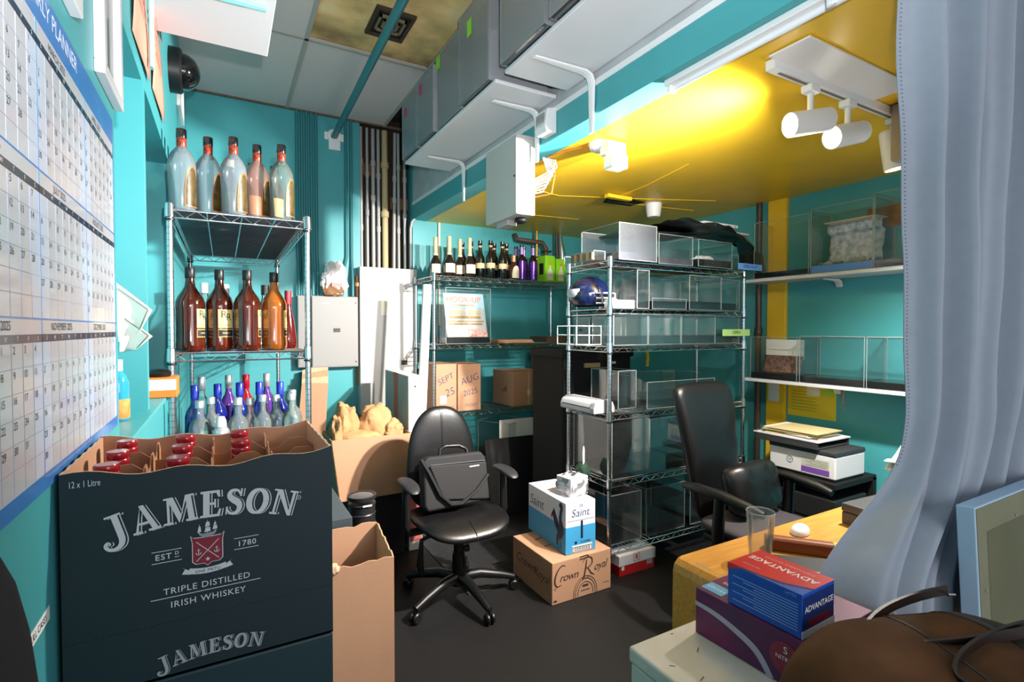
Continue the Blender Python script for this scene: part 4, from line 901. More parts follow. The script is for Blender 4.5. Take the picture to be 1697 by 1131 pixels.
# black carton and grille basket behind the green cartons
t = thing('black_carton', 'black carton with scuffed grey lid edge behind the green whiskey cartons', 'box', (.245, 2.0, 0)); MB().box((-.18, 0, .0), (.175, .45, .745)).build('carton', mat('black_card', '#1a1b1f', .6), t, bevel=.004); MB().box((-.182, -.002, .71), (.177, .452, .75)).build('lid', mat('slate_card', '#3d444a', .6, noise=.15, nscale=20), t, bevel=.003)
t = thing('wire_bin', 'small black wire mesh bin beside the open brown carton', 'bin', (.555, 2.42, 0))
q = MB()
for i in range(15): q.lathe([(.060, .02 + .045 * i), (.064, .025 + .045 * i), (.060, .03 + .045 * i)], 24)
q.lathe([(.055, .68), (.066, .68), (.066, .695), (.055, .695)], 24); q.lathe([(0, .0), (.06, 0), (.06, .66), (0, .66)], 24); q.build('body', mat('black_ribbed', '#1c1c1e', .4), t, smooth=40)
MB().lathe([(.0, .672), (.058, .672), (.062, .690), (.03, .698), (0, .698)], 24).build('lid', mat('grey_gloss', '#4a4a4c', .3), t, smooth=40)
MB().box((-.01, -.066, .655), (.03, -.0635, .662)).build('white_mark', PAPER, t)
# open tall brown carton in front of it
t = thing('cardboard_box', 'tall open brown box standing behind the green whiskey cartons', 'box', (.31, 1.75, 0))
q = MB(); X0, X1, Y_, H_ = -.20, .198, .22, .675; k = .005
jag = lambda i: .004 * math.sin(i * 2.3) + .003 * math.sin(i * 5.1)
def wall(p, r, n=14):
    for i in range(n):
        a_ = Vector(p).lerp(Vector(r), i / n); b_ = Vector(p).lerp(Vector(r), (i + 1) / n)
        q.face([(a_.x, a_.y, 0), (b_.x, b_.y, 0), (b_.x, b_.y, H_ + jag(i + 1 + p[0] * 9) + .05 * (b_.y / Y_)), (a_.x, a_.y, H_ + jag(i + p[0] * 9) + .05 * (a_.y / Y_))])
for p, r in (((X0, 0), (X1, 0)), ((X1, 0), (X1, Y_)), ((X1, Y_), (X0, Y_)), ((X0, Y_), (X0, 0))): wall(p, r)
q.face([(X0, 0, .004), (X1, 0, .004), (X1, Y_, .004), (X0, Y_, .004)]); q.build('carton', CARD, t, solid=.005)
crumple('torn_edge', CARDL, t, (-.01, -.003, .675), (.022, .012, .018), 3.0, .6, n=10)

# ================================================================ GREEN WHISKEY CARTONS
SZ = .9275
for i in range(3):
    t = thing('whiskey_carton', ['dark green whiskey carton at the bottom of the stack by the left wall', 'dark green whiskey carton second from the bottom of the stack', 'dark green whiskey carton directly under the open one'][i], 'box', (-.021, .948, .309 * i), 0, 'dark green whiskey cartons')
    MB().box((-.186, 0, 0), (.186, .29, .308)).build('carton', mat('deep_green_carton', '#0d3038', .5, noise=.05, nscale=4), t, bevel=.004)
t = thing('whiskey_carton', 'open dark green whiskey carton with red capped bottles inside, top of the stack', 'box', (-.021, .948, SZ), 0, 'dark green whiskey cartons')
w, d, h, k = .186, .29, .334, .004; q = MB(); n = 24
def wob(s, i): return (.004 * math.sin(i * .8 + s) - .010 * math.sin(PI * i / n)) if s in (0, 2) else .0013 * math.sin(i * 1.7)
def cwall(p, r, s):
    p, r = Vector(p), Vector(r); inw = Vector((-(r - p).y, (r - p).x)).normalized() * k
    for i in range(n):
        a_, b_ = p.lerp(r, i / n), p.lerp(r, (i + 1) / n); za, zb_ = h + wob(s, i), h + wob(s, i + 1)
        ai, bi = a_ + inw, b_ + inw
        q.face([(a_.x, a_.y, 0), (b_.x, b_.y, 0), (b_.x, b_.y, zb_), (a_.x, a_.y, za)], 0)
        q.face([(bi.x, bi.y, 0), (ai.x, ai.y, 0), (ai.x, ai.y, za), (bi.x, bi.y, zb_)], 1)
        q.face([(a_.x, a_.y, za), (b_.x, b_.y, zb_), (bi.x, bi.y, zb_), (ai.x, ai.y, za)], 2)
for s, (p, r) in enumerate((((-w, 0), (w, 0)), ((w, 0), (w, d)), ((w, d), (-w, d)), ((-w, d), (-w, 0)))): cwall(p, r, s)
q.box((-w, 0, 0), (w, d, .003), 1)
q.build('carton', [NAVYBOX, CARD, CARDL], t)
q = MB()
for x in (-w / 2, 0, w / 2):
    pts = [(.004, 0), (d - .004, 0)] + [(d - .004 - (d - .008) * i / 12, .30 + (.018 if i % 4 in (1, 2) else 0)) for i in range(13)]
    q.prism(pts, ((x, 0, .003), (0, 1, 0), ZU), .002)
for y in (d / 3, 2 * d / 3):
    pts = [(-w + .004, 0), (w - .004, 0)] + [(w - .004 - (2 * w - .008) * i / 16, .298 + (.018 if i % 4 in (1, 2) else 0)) for i in range(17)]
    q.prism(pts, ((0, y, .003), XR, ZU), .002)
q.build('dividers', mat('divider_card', '#a87858', .85, noise=.1, nscale=9), t)
# print on the carton's front
fy = -.0012
def P2(mb, pts, mi=0, dy=0.): mb.face([(a, fy + dy, b) for a, b in pts], mi)
def serif_letters():
    """heavy serif capitals as outline pieces, in a unit box one high"""
    L = {}
    L['J'] = ([[(.22, 1), (.80, 1), (.80, .93), (.68, .93), (.68, .2), (.44, .2), (.44, .93), (.22, .93)]], [([(.56, .22), (.545, .05), (.47, -.10), (.33, -.19), (.14, -.21), (-.02, -.13), (-.05, .0), (.05, .05), (.10, -.02)], [.24, .23, .2, .15, .12, .13, .17, .17, .08])], .86)
    L['A'] = ([[(.40, 1), (.58, 1), (.92, .07), (.70, .07)], [(.46, 1), (.36, .74), (.10, .07), (.20, .07)], [(.22, .30), (.22, .38), (.74, .38), (.74, .30)], [(0, 0), (.34, 0), (.34, .08), (0, .08)], [(.56, 0), (1.02, 0), (1.02, .08), (.56, .08)]], [], 1.02)
    L['M'] = ([[(.14, .07), (.24, .07), (.30, 1), (.20, 1)], [(.20, 1), (.44, 1), (.70, .25), (.58, .0)], [(.58, 0), (.68, .22), (.98, 1), (.90, 1)], [(.90, 1), (1.12, 1), (1.18, .07), (.94, .07)], [(.02, 0), (.36, 0), (.36, .08), (.02, .08)], [(.84, 0), (1.30, 0), (1.30, .08), (.84, .08)], [(.08, 1), (.44, 1), (.40, .93), (.08, .93)], [(.90, 1), (1.24, 1), (1.24, .93), (.90, .93)]], [], 1.3)
    L['E'] = ([[(.10, 0), (.36, 0), (.36, 1), (.10, 1)], [(0, 0), (.76, 0), (.82, .28), (.74, .28), (.66, .09), (0, .09)], [(0, 1), (.76, 1), (.78, .74), (.70, .74), (.62, .91), (0, .91)], [(.36, .46), (.56, .46), (.56, .55), (.36, .55)], [(.54, .34), (.61, .34), (.61, .67), (.54, .67)]], [], .84)
    L['S'] = ([[(.60, .70), (.68, .70), (.70, 1.0), (.63, 1.0)], [(.06, .02), (.12, .02), (.14, .32), (.06, .32)]], [([(.62, .78), (.52, .92), (.36, .955), (.22, .90), (.17, .78), (.22, .67), (.36, .57), (.52, .48), (.61, .36), (.60, .20), (.50, .08), (.34, .045), (.20, .10), (.10, .24)], [.08, .09, .10, .15, .21, .23, .25, .26, .24, .20, .15, .10, .09, .07])], .76)
    c = [(.48 + .36 * math.cos(2 * PI * i / 24), .5 + .455 * math.sin(2 * PI * i / 24)) for i in range(25)]
    L['O'] = ([], [(c, [.10 + .16 * abs(math.cos(2 * PI * i / 24)) for i in range(25)])], .96)
    L['N'] = ([[(.14, .07), (.24, .07), (.24, 1), (.14, 1)], [(.10, 1), (.36, 1), (.98, 0), (.84, 0)], [(.86, 0), (.98, 0), (.98, .93), (.86, .93)], [(.02, 0), (.36, 0), (.36, .08), (.02, .08)], [(0, 1), (.34, 1), (.30, .93), (0, .93)], [(.72, 1), (1.10, 1), (1.10, .93), (.72, .93)]], [], 1.1)
    return L
SL = serif_letters(); XC = .83
def arched_word(mb, word, size, cx, z0, R, gap=.07, mi=0, dx=0., dz=0., dy=0., slope=0.):
    tot = sum(SL[ch][2] for ch in word) * size * XC + gap * size * (len(word) - 1); s = -tot / 2
    for ch in word:
        polys, strokes, wd = SL[ch]; a = (s + wd * size * XC / 2) / R
        o = Vector((cx + R * math.sin(a) + dx, fy + dy, z0 - R * (1 - math.cos(a)) + dz))
        x = Vector((math.cos(a), 0, -math.sin(a))) * size * XC; y = Vector((math.sin(a), 0, math.cos(a))) * size
        o = o - x * wd / 2
        for q_, p in enumerate(polys): mb.face([o + x * u + y * v - Vector((0, .00004 * q_, 0)) for u, v in p], mi)
        for q_, (p, ws) in enumerate(strokes): mb.stroke(p, ws, (o - Vector((0, .00004 * (q_ + len(polys)), 0)), x, y), mi)
        s += (wd * XC + gap) * size
def brand(cx, z0, size, R, dy0=0.):
    b = MB(); arched_word(b, 'JAMESON', size, cx, z0, R, mi=0, dx=size * .09, dz=-size * .015, dy=dy0)
    arched_word(b, 'JAMESON', size * 1.0, cx, z0, R, mi=1, dx=size * .055, dy=dy0 - .0004); arched_word(b, 'JAMESON', size, cx, z0, R, mi=0, dy=dy0 - .0008)
    return b
b = brand(-.006, .2415, .042, .40); b.build('brand_lettering', [SILVER, NAVYBOX], t)
b = brand(-.001, .0205, .0235, .25); b.build('lower_brand_lettering', [mat('dull_silver_ink', '#9aa2a8', .5), NAVYBOX], t)
b = MB()
put_text(b, '12 x 1 Litre', .0135, (-.176, fy, .3175), (.58, 0, 0), ZU, 'LEFT')
put_text(b, 'EST', .0125, (-.064, fy, .190), XR, ZU, spacing=1.15, bold=.012); put_text(b, 'D', .0075, (-.0465, fy, .193), XR, ZU, bold=.012); b.box((-.0495, fy, .1868), (-.0435, fy + .0003, .1877))
put_text(b, '1780', .0125, (.0505, fy, .1892), XR, ZU, spacing=1.15, bold=.012)
for x0, x1, z in ((-.079, -.040, .1988), (-.079, -.040, .1810), (.032, .068, .1985), (.032, .068, .1805)): b.box((x0, fy, z), (x1, fy + .0003, z + .0010))
put_text(b, 'TRIPLE DISTILLED', .0138, (-.005, fy, .1345), XR, ZU, spacing=1.12, bold=.004); b.box((-.081, fy, .1245), (.070, fy + .0003, .1256)); put_text(b, 'IRISH WHISKEY', .0138, (-.004, fy, .1125), XR, ZU, spacing=1.12, bold=.004)
b.lathe([(.0030, fy), (.0037, fy)], 16, (.131, 0, .2515), axis='Y'); put_text(b, 'R', .0045, (.131, fy, .2515), XR, ZU)
b.build('printed_lettering', SILVER, t)
b = MB(); cx, cz = -.005, .1855
sh = [(-.026, .033), (-.021, .029), (0, .028), (.021, .029), (.026, .033), (.0235, .020), (.0235, -.014), (.018, -.019), (.006, -.019), (0, -.024), (-.006, -.019), (-.018, -.019), (-.0235, -.014), (-.0235, .020)]
P2(b, [(cx + x * 1.06, cz + z * 1.05) for x, z in sh], 1, .0002); P2(b, [(cx + x, cz + z) for x, z in sh], 0)
F = ((cx, fy - .0003, cz), XR, ZU)
b.stroke([(-.018, .022), (.018, -.014)], .0012, F, 1); b.stroke([(.018, .022), (-.018, -.014)], .0012, F, 1)
for sx in (-.0145, .0145):
    b.stroke([(sx, .009), (sx, -.001)], .0012, F, 1); b.stroke([(sx - .004, .002), (sx - .003, -.001), (sx, -.002), (sx + .003, -.001), (sx + .004, .002)], .0011, F, 1); b.stroke([(sx - .0025, .006), (sx + .0025, .006)], .001, F, 1)
b.face([(cx + (.0045 if i % 2 == 0 else .0018) * math.sin(i * PI / 5), fy - .0003, cz - .0125 + (.0045 if i % 2 == 0 else .0018) * math.cos(i * PI / 5)) for i in range(10)], 1)
# ship
hull = [(-.016, .040), (-.012, .033), (-.004, .0285), (.004, .0285), (.012, .033), (.016, .041), (.008, .037), (-.008, .036)]
b.face([(cx + x, fy - .0004, cz + z) for x, z in hull], 2)
for sx, z0_, ww, hh in ((-.013, .039, .006, .011), (0, .038, .010, .009), (.0, .048, .008, .009), (.012, .041, .008, .008), (.012, .0495, .005, .005)):
    b.face([(cx + sx - ww / 2, fy - .0005, cz + z0_), (cx + sx + ww / 2, fy - .0005, cz + z0_ + .001), (cx + sx + ww / 2 - .001, fy - .0005, cz + z0_ + hh), (cx + sx - ww / 2 + .002, fy - .0005, cz + z0_ + hh)], 1)
b.stroke([(-.013, .035), (-.013, .054)], .0006, ((cx, fy - .00055, cz), XR, ZU), 1); b.stroke([(0, .035), (0, .0605)], .0006, ((cx, fy - .00055, cz), XR, ZU), 1); b.stroke([(.012, .036), (.012, .057)], .0006, ((cx, fy - .00055, cz), XR, ZU), 1)
# ribbon
arc = [(-.030 + .006 * i, -.0335 + .00018 * (i - 5) ** 2 * .9) for i in range(11)]
b.stroke(arc, .0105, F, 1)
for s_ in (-1, 1): b.face([(cx + s_ * .026, fy - .0001, cz - .030), (cx + s_ * .041, fy - .0001, cz - .021), (cx + s_ * .036, fy - .0001, cz - .0185 - .006), (cx + s_ * .041, fy - .0001, cz - .033), (cx + s_ * .028, fy - .0001, cz - .036)], 1)
put_text(b, 'SINE METU', .0078, (cx, fy - .0006, cz - .0335), XR, ZU, spacing=1.1, mi=3)
b.v = [(cx + (p[0] - cx) * .86, p[1], cz + (p[2] - cz) * .86) for p in b.v]
b.build('crest', [mat('crest_red', '#7d1c2e', .5), SILVER, mat('hull_grey', '#878d92', .5), NAVYBOX], t)
b = MB()
for i in range(44): b.box((-.184 + .0085 * i, fy + .0005, .0850), (-.180 + .0085 * i, fy + .001, .0863))
b.build('perforation_line', INK, t)
# bottles inside the open carton
CAPP = [(.0, .226), (.0158, .228), (.0158, .286), (.0168, .287), (.0168, .293), (.0152, .295), (.0168, .297), (.0168, .305), (.0155, .307), (.0168, .309), (.0168, .317), (.0155, .320), (0, .320)]
GRN = mat('green_bottle_glass', '#12351c', .1, coat=.8)
proto = None
cells = [(-.1395, .048, 'front left cell'), (-.1395, .145, 'middle of the left column'), (-.1395, .241, 'back left cell'), (-.0465, .048, 'front of the second column'), (-.0465, .145, 'middle of the second column'), (-.0465, .241, 'back of the second column'), (.0465, .145, 'middle of the third column'), (.0465, .241, 'back of the third column')]
for x, y, l in cells:
    loc = (-.021 + x, .948 + y, SZ + .0135); lab = 'red capped whiskey bottle in the ' + l + ' of the open carton'
    if proto is None: proto = bottle('whiskey_bottle', lab, 'bottle', loc, 0, [(0, 0), (.036, 0), (.039, .006), (.039, .17), (.034, .20), (.019, .235), (.016, .25), (.0155, .27)], GRN, CAPP, REDCAP, 'red capped bottles in the open carton')
    else: dup(proto, loc, 0, lab)

# ================================================================ NICHE THINGS
t = thing('cleaner_bottle', 'clear blue bottle with orange fruit label on the niche sill', 'bottle', (-.262, 1.80, 1.213))
MB().lathe([(0, 0), (.024, 0), (.027, .005), (.027, .105), (.022, .125), (.012, .138), (.011, .142)], 22).build('body', mat('blue_liquid', '#2f93b4', .1, coat=.6), t, smooth=50)
arc_band(.0272, .006, .06, rad(-150), rad(30)).build('orange_label', mat('orange_label', '#e06a2a', .4, noise=.4, nscale=30, dark='#f0a860'), t)
MB().lathe([(.0115, .138), (.013, .14), (.013, .17), (0, .172)], 16).build('cap', CAPW, t, smooth=40)
t = thing('orange_box', 'orange and white carton at the far end of the niche sill', 'box', (-.20, 2.30, 1.213)); MB().box((-.055, 0, 0), (.045, .12, .075)).build('carton', mat('orange_carton', '#dc7a2a', .5), t, bevel=.003); MB().box((-.052, -.0006, .028), (.042, 0, .068)).build('white_panel', PAPER, t)
t = thing('sunglasses_case', 'small black rounded case on the orange carton', 'case', (-.215, 2.36, 1.2885)); MB().lathe([(0, 0), (.035, 0), (.04, .012), (.03, .026), (0, .03)], 20).build('case', BLACK, t, smooth=50)
def certificate(label, pts, dy):
    t = thing('certificate', label, 'certificate', (-.24, 1.92 + dy, 1.45), 0, None)
    (x0, z0), (x1, z1), (x2, z2), (x3, z3) = pts
    def f(u, v):
        x = (x0 * (1 - u) + x1 * u) * (1 - v) + (x3 * (1 - u) + x2 * u) * v; z = (z0 * (1 - u) + z1 * u) * (1 - v) + (z3 * (1 - u) + z2 * u) * v
        return (x + .24, .03 * math.sin(3 * u) * (1 - v), z - 1.45)
    MB().grid(f, 8, 8).build('sheet', mat('certificate_paper', '#e9e6dc', .7), t, smooth=60, solid=.0008)
    q = MB(); fr = lambda u, v: (f(u, v)[0], f(u, v)[1] - .0012, f(u, v)[2])
    for k_ in (.07, .10):
        path = [fr(.1 + .8 * i / 8, 1 - k_) for i in range(9)] + [fr(1 - k_, 1 - k_ - (.8) * i / 8) for i in range(9)]; q.tube(path, .0009, 4)
    q.build('ornamental_border', mat('border_grey', '#7a7670', .6), t)
certificate('upper certificate with ornamental corner curling off the niche post', [(-.275, 1.43), (-.225, 1.46), (-.190, 1.528), (-.285, 1.615)], 0)
certificate('lower certificate hanging beneath the first one in the niche', [(-.275, 1.40), (-.235, 1.405), (-.192, 1.447), (-.27, 1.52)], .012)

# ================================================================ OFFICE CHAIR (task)
t = thing('office_chair', 'black leather task chair with rounded back and a laptop bag on it', 'chair', (1.107, 2.565, 0), rad(0))
b = MB()
b.lathe([(0, .075), (.045, .075), (.04, .125), (.03, .14), (0, .14)], 20); b.build('base_hub', BLACK, t, smooth=40)
for i in range(5):
    a = rad(203.6 + 72 * i); c, s = math.cos(a), math.sin(a)
    leg = MB().tube([(.02 * c, .02 * s, .115), (.12 * c, .12 * s, .118), (.24 * c, .24 * s, .092), (.315 * c, .315 * s, .07)], [.03, .027, .022, .017], 10)
    lo = leg.build('leg', BLACK, t, smooth=50)
    w_ = MB(); cx_, cy_ = .315 * c, .315 * s
    for dd in (-.014, .014):
        q = MB().lathe([(0, -.009), (.022, -.009), (.027, -.004), (.027, .004), (.022, .009), (0, .009)], 16, axis='X'); M = Matrix.Translation((cx_ - s * dd, cy_ + c * dd, .0275)) @ Matrix.Rotation(a + PI / 2, 4, 'Z'); w_.add([M @ Vector(p) for p in q.v], q.f)
    w_.tube([(cx_, cy_, .03), (cx_, cy_, .075)], .008, 8); w_.build('caster', BLACK, lo, smooth=40)
b = MB().lathe([(0, .12), (.036, .12), (.033, .25), (.027, .25), (.026, .36), (0, .36)], 18); b.build('gas_column', BLACK, t, smooth=40)
b = MB().box((-.11, -.10, .355), (.11, .14, .395)); b.build('mechanism', BLACK, t, bevel=.01)
MB().tube([(-.08, .05, .37), (-.19, .06, .33), (-.20, .06, .20), (-.19, .05, .14)], [.012, .012, .02, .012], 8).build('lever', BLACK, t, smooth=50)
MB().lathe([(0, 0), (.02, 0), (.022, .03), (0, .035)], 12, (.06, .07, .23), axis='X').build('tension_knob', BLACK, t, smooth=40)
c = cushion(superell(.25, .245, 3.2), .042, .045, 8, 44, 2.4, lambda x, y, z: (x, y, z + .435 + (-.06 * max(0, -y / .245 - .35) ** 2 * 1.2) + .018 * (x / .25) ** 2))
so = c.build('seat', LEATHER, t, smooth=50); MB().tube([(0, -.248 + .0, .395), (0, -.235, .43), (0, -.18, .464), (0, -.05, .478)], .0016, 5).build('seam', BLACKM, so)
def bk(th):
    x, y = superell(.21, .30, 2.5)(th); return (x * (1 + .12 * (-y / .30)), y)
c = cushion(bk, .045, .035, 8, 44, 2.4, lambda x, y, z: (x, .245 - z + .10 * (y + .25) * .6 + .25 * x * x * -1, y + .735 - .02))
bo = c.build('backrest', LEATHER, t, smooth=50)
MB().tube([(0, .205 + .04, 1.01), (0, .22 + .005, .92), (0, .205, .78)], .0018, 5).build('seam', BLACKM, bo)
MB().box((-.03, .08, .37), (.03, .30, .385)).tube([(0, .28, .378), (0, .31, .45), (0, .29, .62)], .025, 8).build('back_bracket', BLACK, t, smooth=40)
for s in (-1, 1):
    b = MB(); b.tube([(s * .20, .02, .40), (s * .27, .02, .40), (s * .29, .02, .44), (s * .285, .02, .655)], [.02, .022, .024, .02], 10)
    ao = b.build('armrest', BLACK, t, smooth=50)
    cushion(superell(.042, .12, 2.6), .016, .016, 6, 28, 2.4, lambda x, y, z, s=s: (x + s * .285, y - .01, z + .668 - .02 * max(0, -y / .12) ** 2)).build('arm_pad', mat('soft_black_rubber', '#232326', .5), ao, smooth=60)
t = thing('laptop_bag', 'black fabric laptop bag leaning against the task chair back', 'bag', (1.115, 2.575, .500))
t.rotation_euler = (rad(-12), 0, rad(3))
BAGM = mat('black_nylon', '#151417', .75, noise=.15, nscale=120, bump=.2, bscale=300)
MB().prism([(-.19, .0), (.17, 0), (.19, .02), (.185, .24), (.16, .275), (-.165, .285), (-.195, .26), (-.205, .03)], ((0, -.02, 0), XR, ZU), -.08).build('body', BAGM, t, bevel=.018, seg=3)
MB().prism([(-.10, .05), (.175, .01), (.18, .215), (-.165, .235)], ((0, -.021, 0), XR, ZU), .012).build('front_pocket', BAGM, t, bevel=.006)
MB().tube([(-.08, .02, .275), (-.075, .02, .315), (-.04, .02, .328), (.04, .02, .322), (.085, .02, .30), (.09, .02, .272)], .011, 8).build('handle', BLACK, t, smooth=50)
MB().tube([(-.20, -.01, .275), (-.17, -.034, .20), (-.12, -.036, .08), (-.06, -.036, .02), (.0, -.036, .015), (.10, -.036, .07), (.18, -.036, .145)], .010, 6).build('shoulder_strap', BLACKM, t, smooth=50)
MB().box((.07, -.035, .198), (.13, -.0335, .204)).build('maker_plate', SILVER, t)
q = MB().tube([(-.155, -.024, .238), (.175, -.024, .222)], .003, 6); q.build('zip', mat('zip_grey', '#4a494d', .5), t)

# ================================================================ CARTONS BY THE MIDDLE RACK
t = thing('cardboard_box', 'large brown whisky carton with black script on the floor by the middle rack', 'box', (1.70, 2.235, 0), rad(0))
MB().box((-.20, 0, 0), (.20, .42, .228)).build('carton', CARD, t, bevel=.004)
def script_word(mb, txt, size, o, x, y):
    put_text(mb, txt, size, o, x, y, shear=.32, spacing=.92, bold=.006)
b = MB()
def sw(pts, w, mi=0): b.stroke(pts, w, ((0, -.0012, 0), XR, ZU), mi)
# big looping capitals C and R with the small letters after them
sw([(-.115, .195), (-.13, .203), (-.155, .19), (-.178, .155), (-.182, .115), (-.165, .095), (-.14, .10)], [.004, .005, .007, .010, .010, .006, .003])
sw([(-.165, .095), (-.19, .085), (-.175, .078)], .003)
put_text(b, 'rown', .062, (-.085, -.0012, .135), XR, ZU, shear=.35, spacing=.9)
sw([(.028, .20), (.02, .15), (.008, .105), (-.002, .098)], [.006, .010, .009, .004]); sw([(.0, .19), (.025, .213), (.06, .205), (.065, .175), (.04, .155), (.02, .155)], [.003, .005, .008, .007, .005, .003]); sw([(.035, .155), (.058, .12), (.082, .105)], [.005, .009, .004])
put_text(b, 'oyal', .062, (.128, -.0012, .150), (1, 0, .06), ZU, shear=.35, spacing=.9)
sw([(-.02, .21), (.03, .212), (.035, .225), (-.02, .223)], .006)
for R_ in (.092, .078, .060):
    sw([(.02 + R_ * math.cos(a) * .86, .02 + R_ * math.sin(a)) for a in [rad(-10 + 200 * i / 20) for i in range(21)]], .0032)
put_text(b, 'CROWN', .013, (.02, -.0013, .10), XR, ZU); sw([(.0, .06), (.04, .06)], .012); sw([(-.01, .035), (.05, .035)], .004); sw([(-.19, .02), (-.17, .02)], .01); put_text(b, 'CANADIAN', .009, (.165, -.0013, .045), XR, ZU)
b.build('script_lettering', mat('faded_black_ink', '#3a2c26', .7), t)
b = MB(); put_text(b, 'Crown', .075, (-.2006, .27, .13), YB, ZU, shear=.35); put_text(b, 'Royal', .07, (-.2006, .10, .12), YB, ZU, shear=.35); b.build('side_lettering', mat('faded_brown_ink', '#5c4030', .7), t)
b = MB(); b.stroke([(-.12, .30), (.0, .33), (.10, .28), (.02, .22), (-.12, .2)], .012, ((0, 0, .2284), XR, (0, 1, 0))); b.build('top_stain', mat('faded_brown_ink', '#5c4030', .7), t)
t = thing('water_carton', 'white and light blue carton with rooster picture on the brown whisky carton', 'box', (1.715, 2.272, .2295), rad(-3))
BLU = mat('sky_blue_print', '#3f97c8', .5)
MB().box((-.098, 0, 0), (.098, .43, .285)).build('carton', mat('white_carton', '#e9e3e8', .5), t, bevel=.003)
q = MB(); q.box((-.0985, -.0008, .002), (.0985, .428, .150)); q.build('blue_band', BLU, t)
b = MB(); put_text(b, 'Saint', .062, (.0, -.0012, .222), XR, ZU, shear=.15); b.box((-.09, -.001, .181), (.09, -.0006, .183)); b.stroke([(-.012, .262), (0, .268), (.012, .262), (.010, .257), (-.010, .257)], .003, ((0, -.0012, 0), XR, ZU))
put_text(b, 'Saint', .085, (-.0992, .32, .20), YB, ZU, shear=.15); b.build('name_lettering', mat('slate_blue_ink', '#4a587c', .5), t)
b = MB(); b.box((.0, -.0016, .078), (.014, -.0008, .178)); b.box((-.052, -.0014, .032), (.072, -.0009, .036)); b.box((-.052, -.0014, .005), (.072, -.0009, .009)); b.box((-.055, -.0014, .005), (-.051, -.0009, .036)); b.box((.070, -.0014, .005), (.074, -.0009, .036))
for i in range(22): b.box((-.045 + .005 * i, -.0014, .011), (-.045 + .005 * i + (.0032 if i % 3 else .0018), -.0009, .031))
b.build('slot_and_barcode', mat('deep_navy_ink', '#141a3a', .5), t)
MB().box((-.056, -.00125, .003), (.076, -.0008, .044)).build('barcode_panel', PAPER, t)
b = MB(); b.box((-.04, -.0012, .050), (-.025, -.0009, .066)); put_text(b, '12 CANS', .017, (.03, -.0013, .058), XR, ZU, bold=.02); b.build('count_lettering', mat('deep_navy_ink', '#141a3a', .5), t)
b = MB(); Fs = ((-.0993, .10, 0), YB, ZU)
b.stroke([(.035, .25), (.05, .262), (.058, .245), (.05, .215), (.045, .18), (.055, .14), (.045, .10), (.02, .075), (.01, .03)], [.012, .03, .026, .024, .03, .045, .05, .03, .012], Fs)
for k_ in range(5): b.stroke([(.03, .10 + .01 * k_), (-.01, .14 + .015 * k_), (-.04 + .004 * k_, .19 + .008 * k_), (-.055 + .01 * k_, .16 + .01 * k_)], [.012, .010, .008, .004], Fs)
b.stroke([(.02, .05), (.03, .01)], .008, Fs); b.stroke([(.04, .07), (.055, .02)], .008, Fs); b.build('rooster_print', mat('slate_blue_dark', '#2b3350', .5), t)
t = thing('wrapped_box', 'small white box in torn clear wrap on top of the water carton', 'box', (1.765, 2.35, .516), rad(8))
MB().box((-.068, 0, 0), (.068, .12, .105)).build('carton', mat('white_carton', '#e9e3e8', .5), t, bevel=.003)
crumple('clear_wrap', clear('crinkled_film', haze=.06, gloss=1.6, rough=.08), t, (0, .055, .05), (.085, .08, .065), 2.2, .35, n=14)
q = MB(); q.tube([(-.02, .05, .11), (-.01, .03, .125), (.015, .045, .12), (.03, .06, .112)], .005, 6); q.build('twisted_tie', mat('grey_rubber', '#55565a', .5), t, smooth=50)
t = thing('snack_box', 'white lidded red box on the floor under the middle rack', 'box', (2.165, 2.30, 0))
MB().box((-.14, .003, 0), (.14, .32, .075)).build('red_base', mat('signal_red', '#c8242c', .45), t, bevel=.003)
MB().box((-.146, 0, .060), (.146, .325, .124)).build('white_lid', mat('white_carton', '#e9e3e8', .5), t, bevel=.003)
b = MB()
for s_ in (-1, 1): b.stroke([(-.01 + s_ * .008, .117), (-.01 + s_ * .022, .117), (-.01 + s_ * .022, .076), (-.01 + s_ * .008, .076)], .003, ((0, -.0008, 0), XR, ZU))
b.stroke([(-.01, .113), (-.01, .085)], .012, ((0, -.0008, 0), XR, ZU)); b.build('red_emblem', mat('signal_red', '#c8242c', .45), t)
MB().box((.075, .0015, .03), (.12, .0028, .060)).build('barcode', mat('barcode_grey', '#c9c6c6', .5, noise=.7, nscale=120), t)
MB().box((-.125, .0015, .035), (-.105, .0028, .058)).build('white_mark', PAPER, t)
# green glass jar on the shelf edge and small things
t = thing('green_bag', 'dark green pouch with a white cord loop hanging at the middle rack post', 'pouch', (1.90, 2.50, .60))
crumple('pouch', mat('dark_green_cloth', '#1f3a2c', .8), t, (0, 0, 0), (.04, .05, .055), 4.0, .2, n=14); MB().tube([(-.01, -.02, .05), (-.012, -.02, .13), (.0, -.01, .155), (.012, 0, .13), (.010, 0, .05)], .003, 6).build('cord_loop', PAPER, t, smooth=60)
t = thing('ribbed_mat', 'ribbed dark rubber mat on the floor behind the task chair', 'mat', (1.16, 3.0, 0))
q = MB().box((-.0, -.45, 0), (.42, .6, .006))
for i in range(34): q.box((-.0, -.44 + .03 * i, .006), (.42, -.427 + .03 * i, .009))
q.build('mat', mat('ribbed_rubber', '#2b2a2c', .4), t)

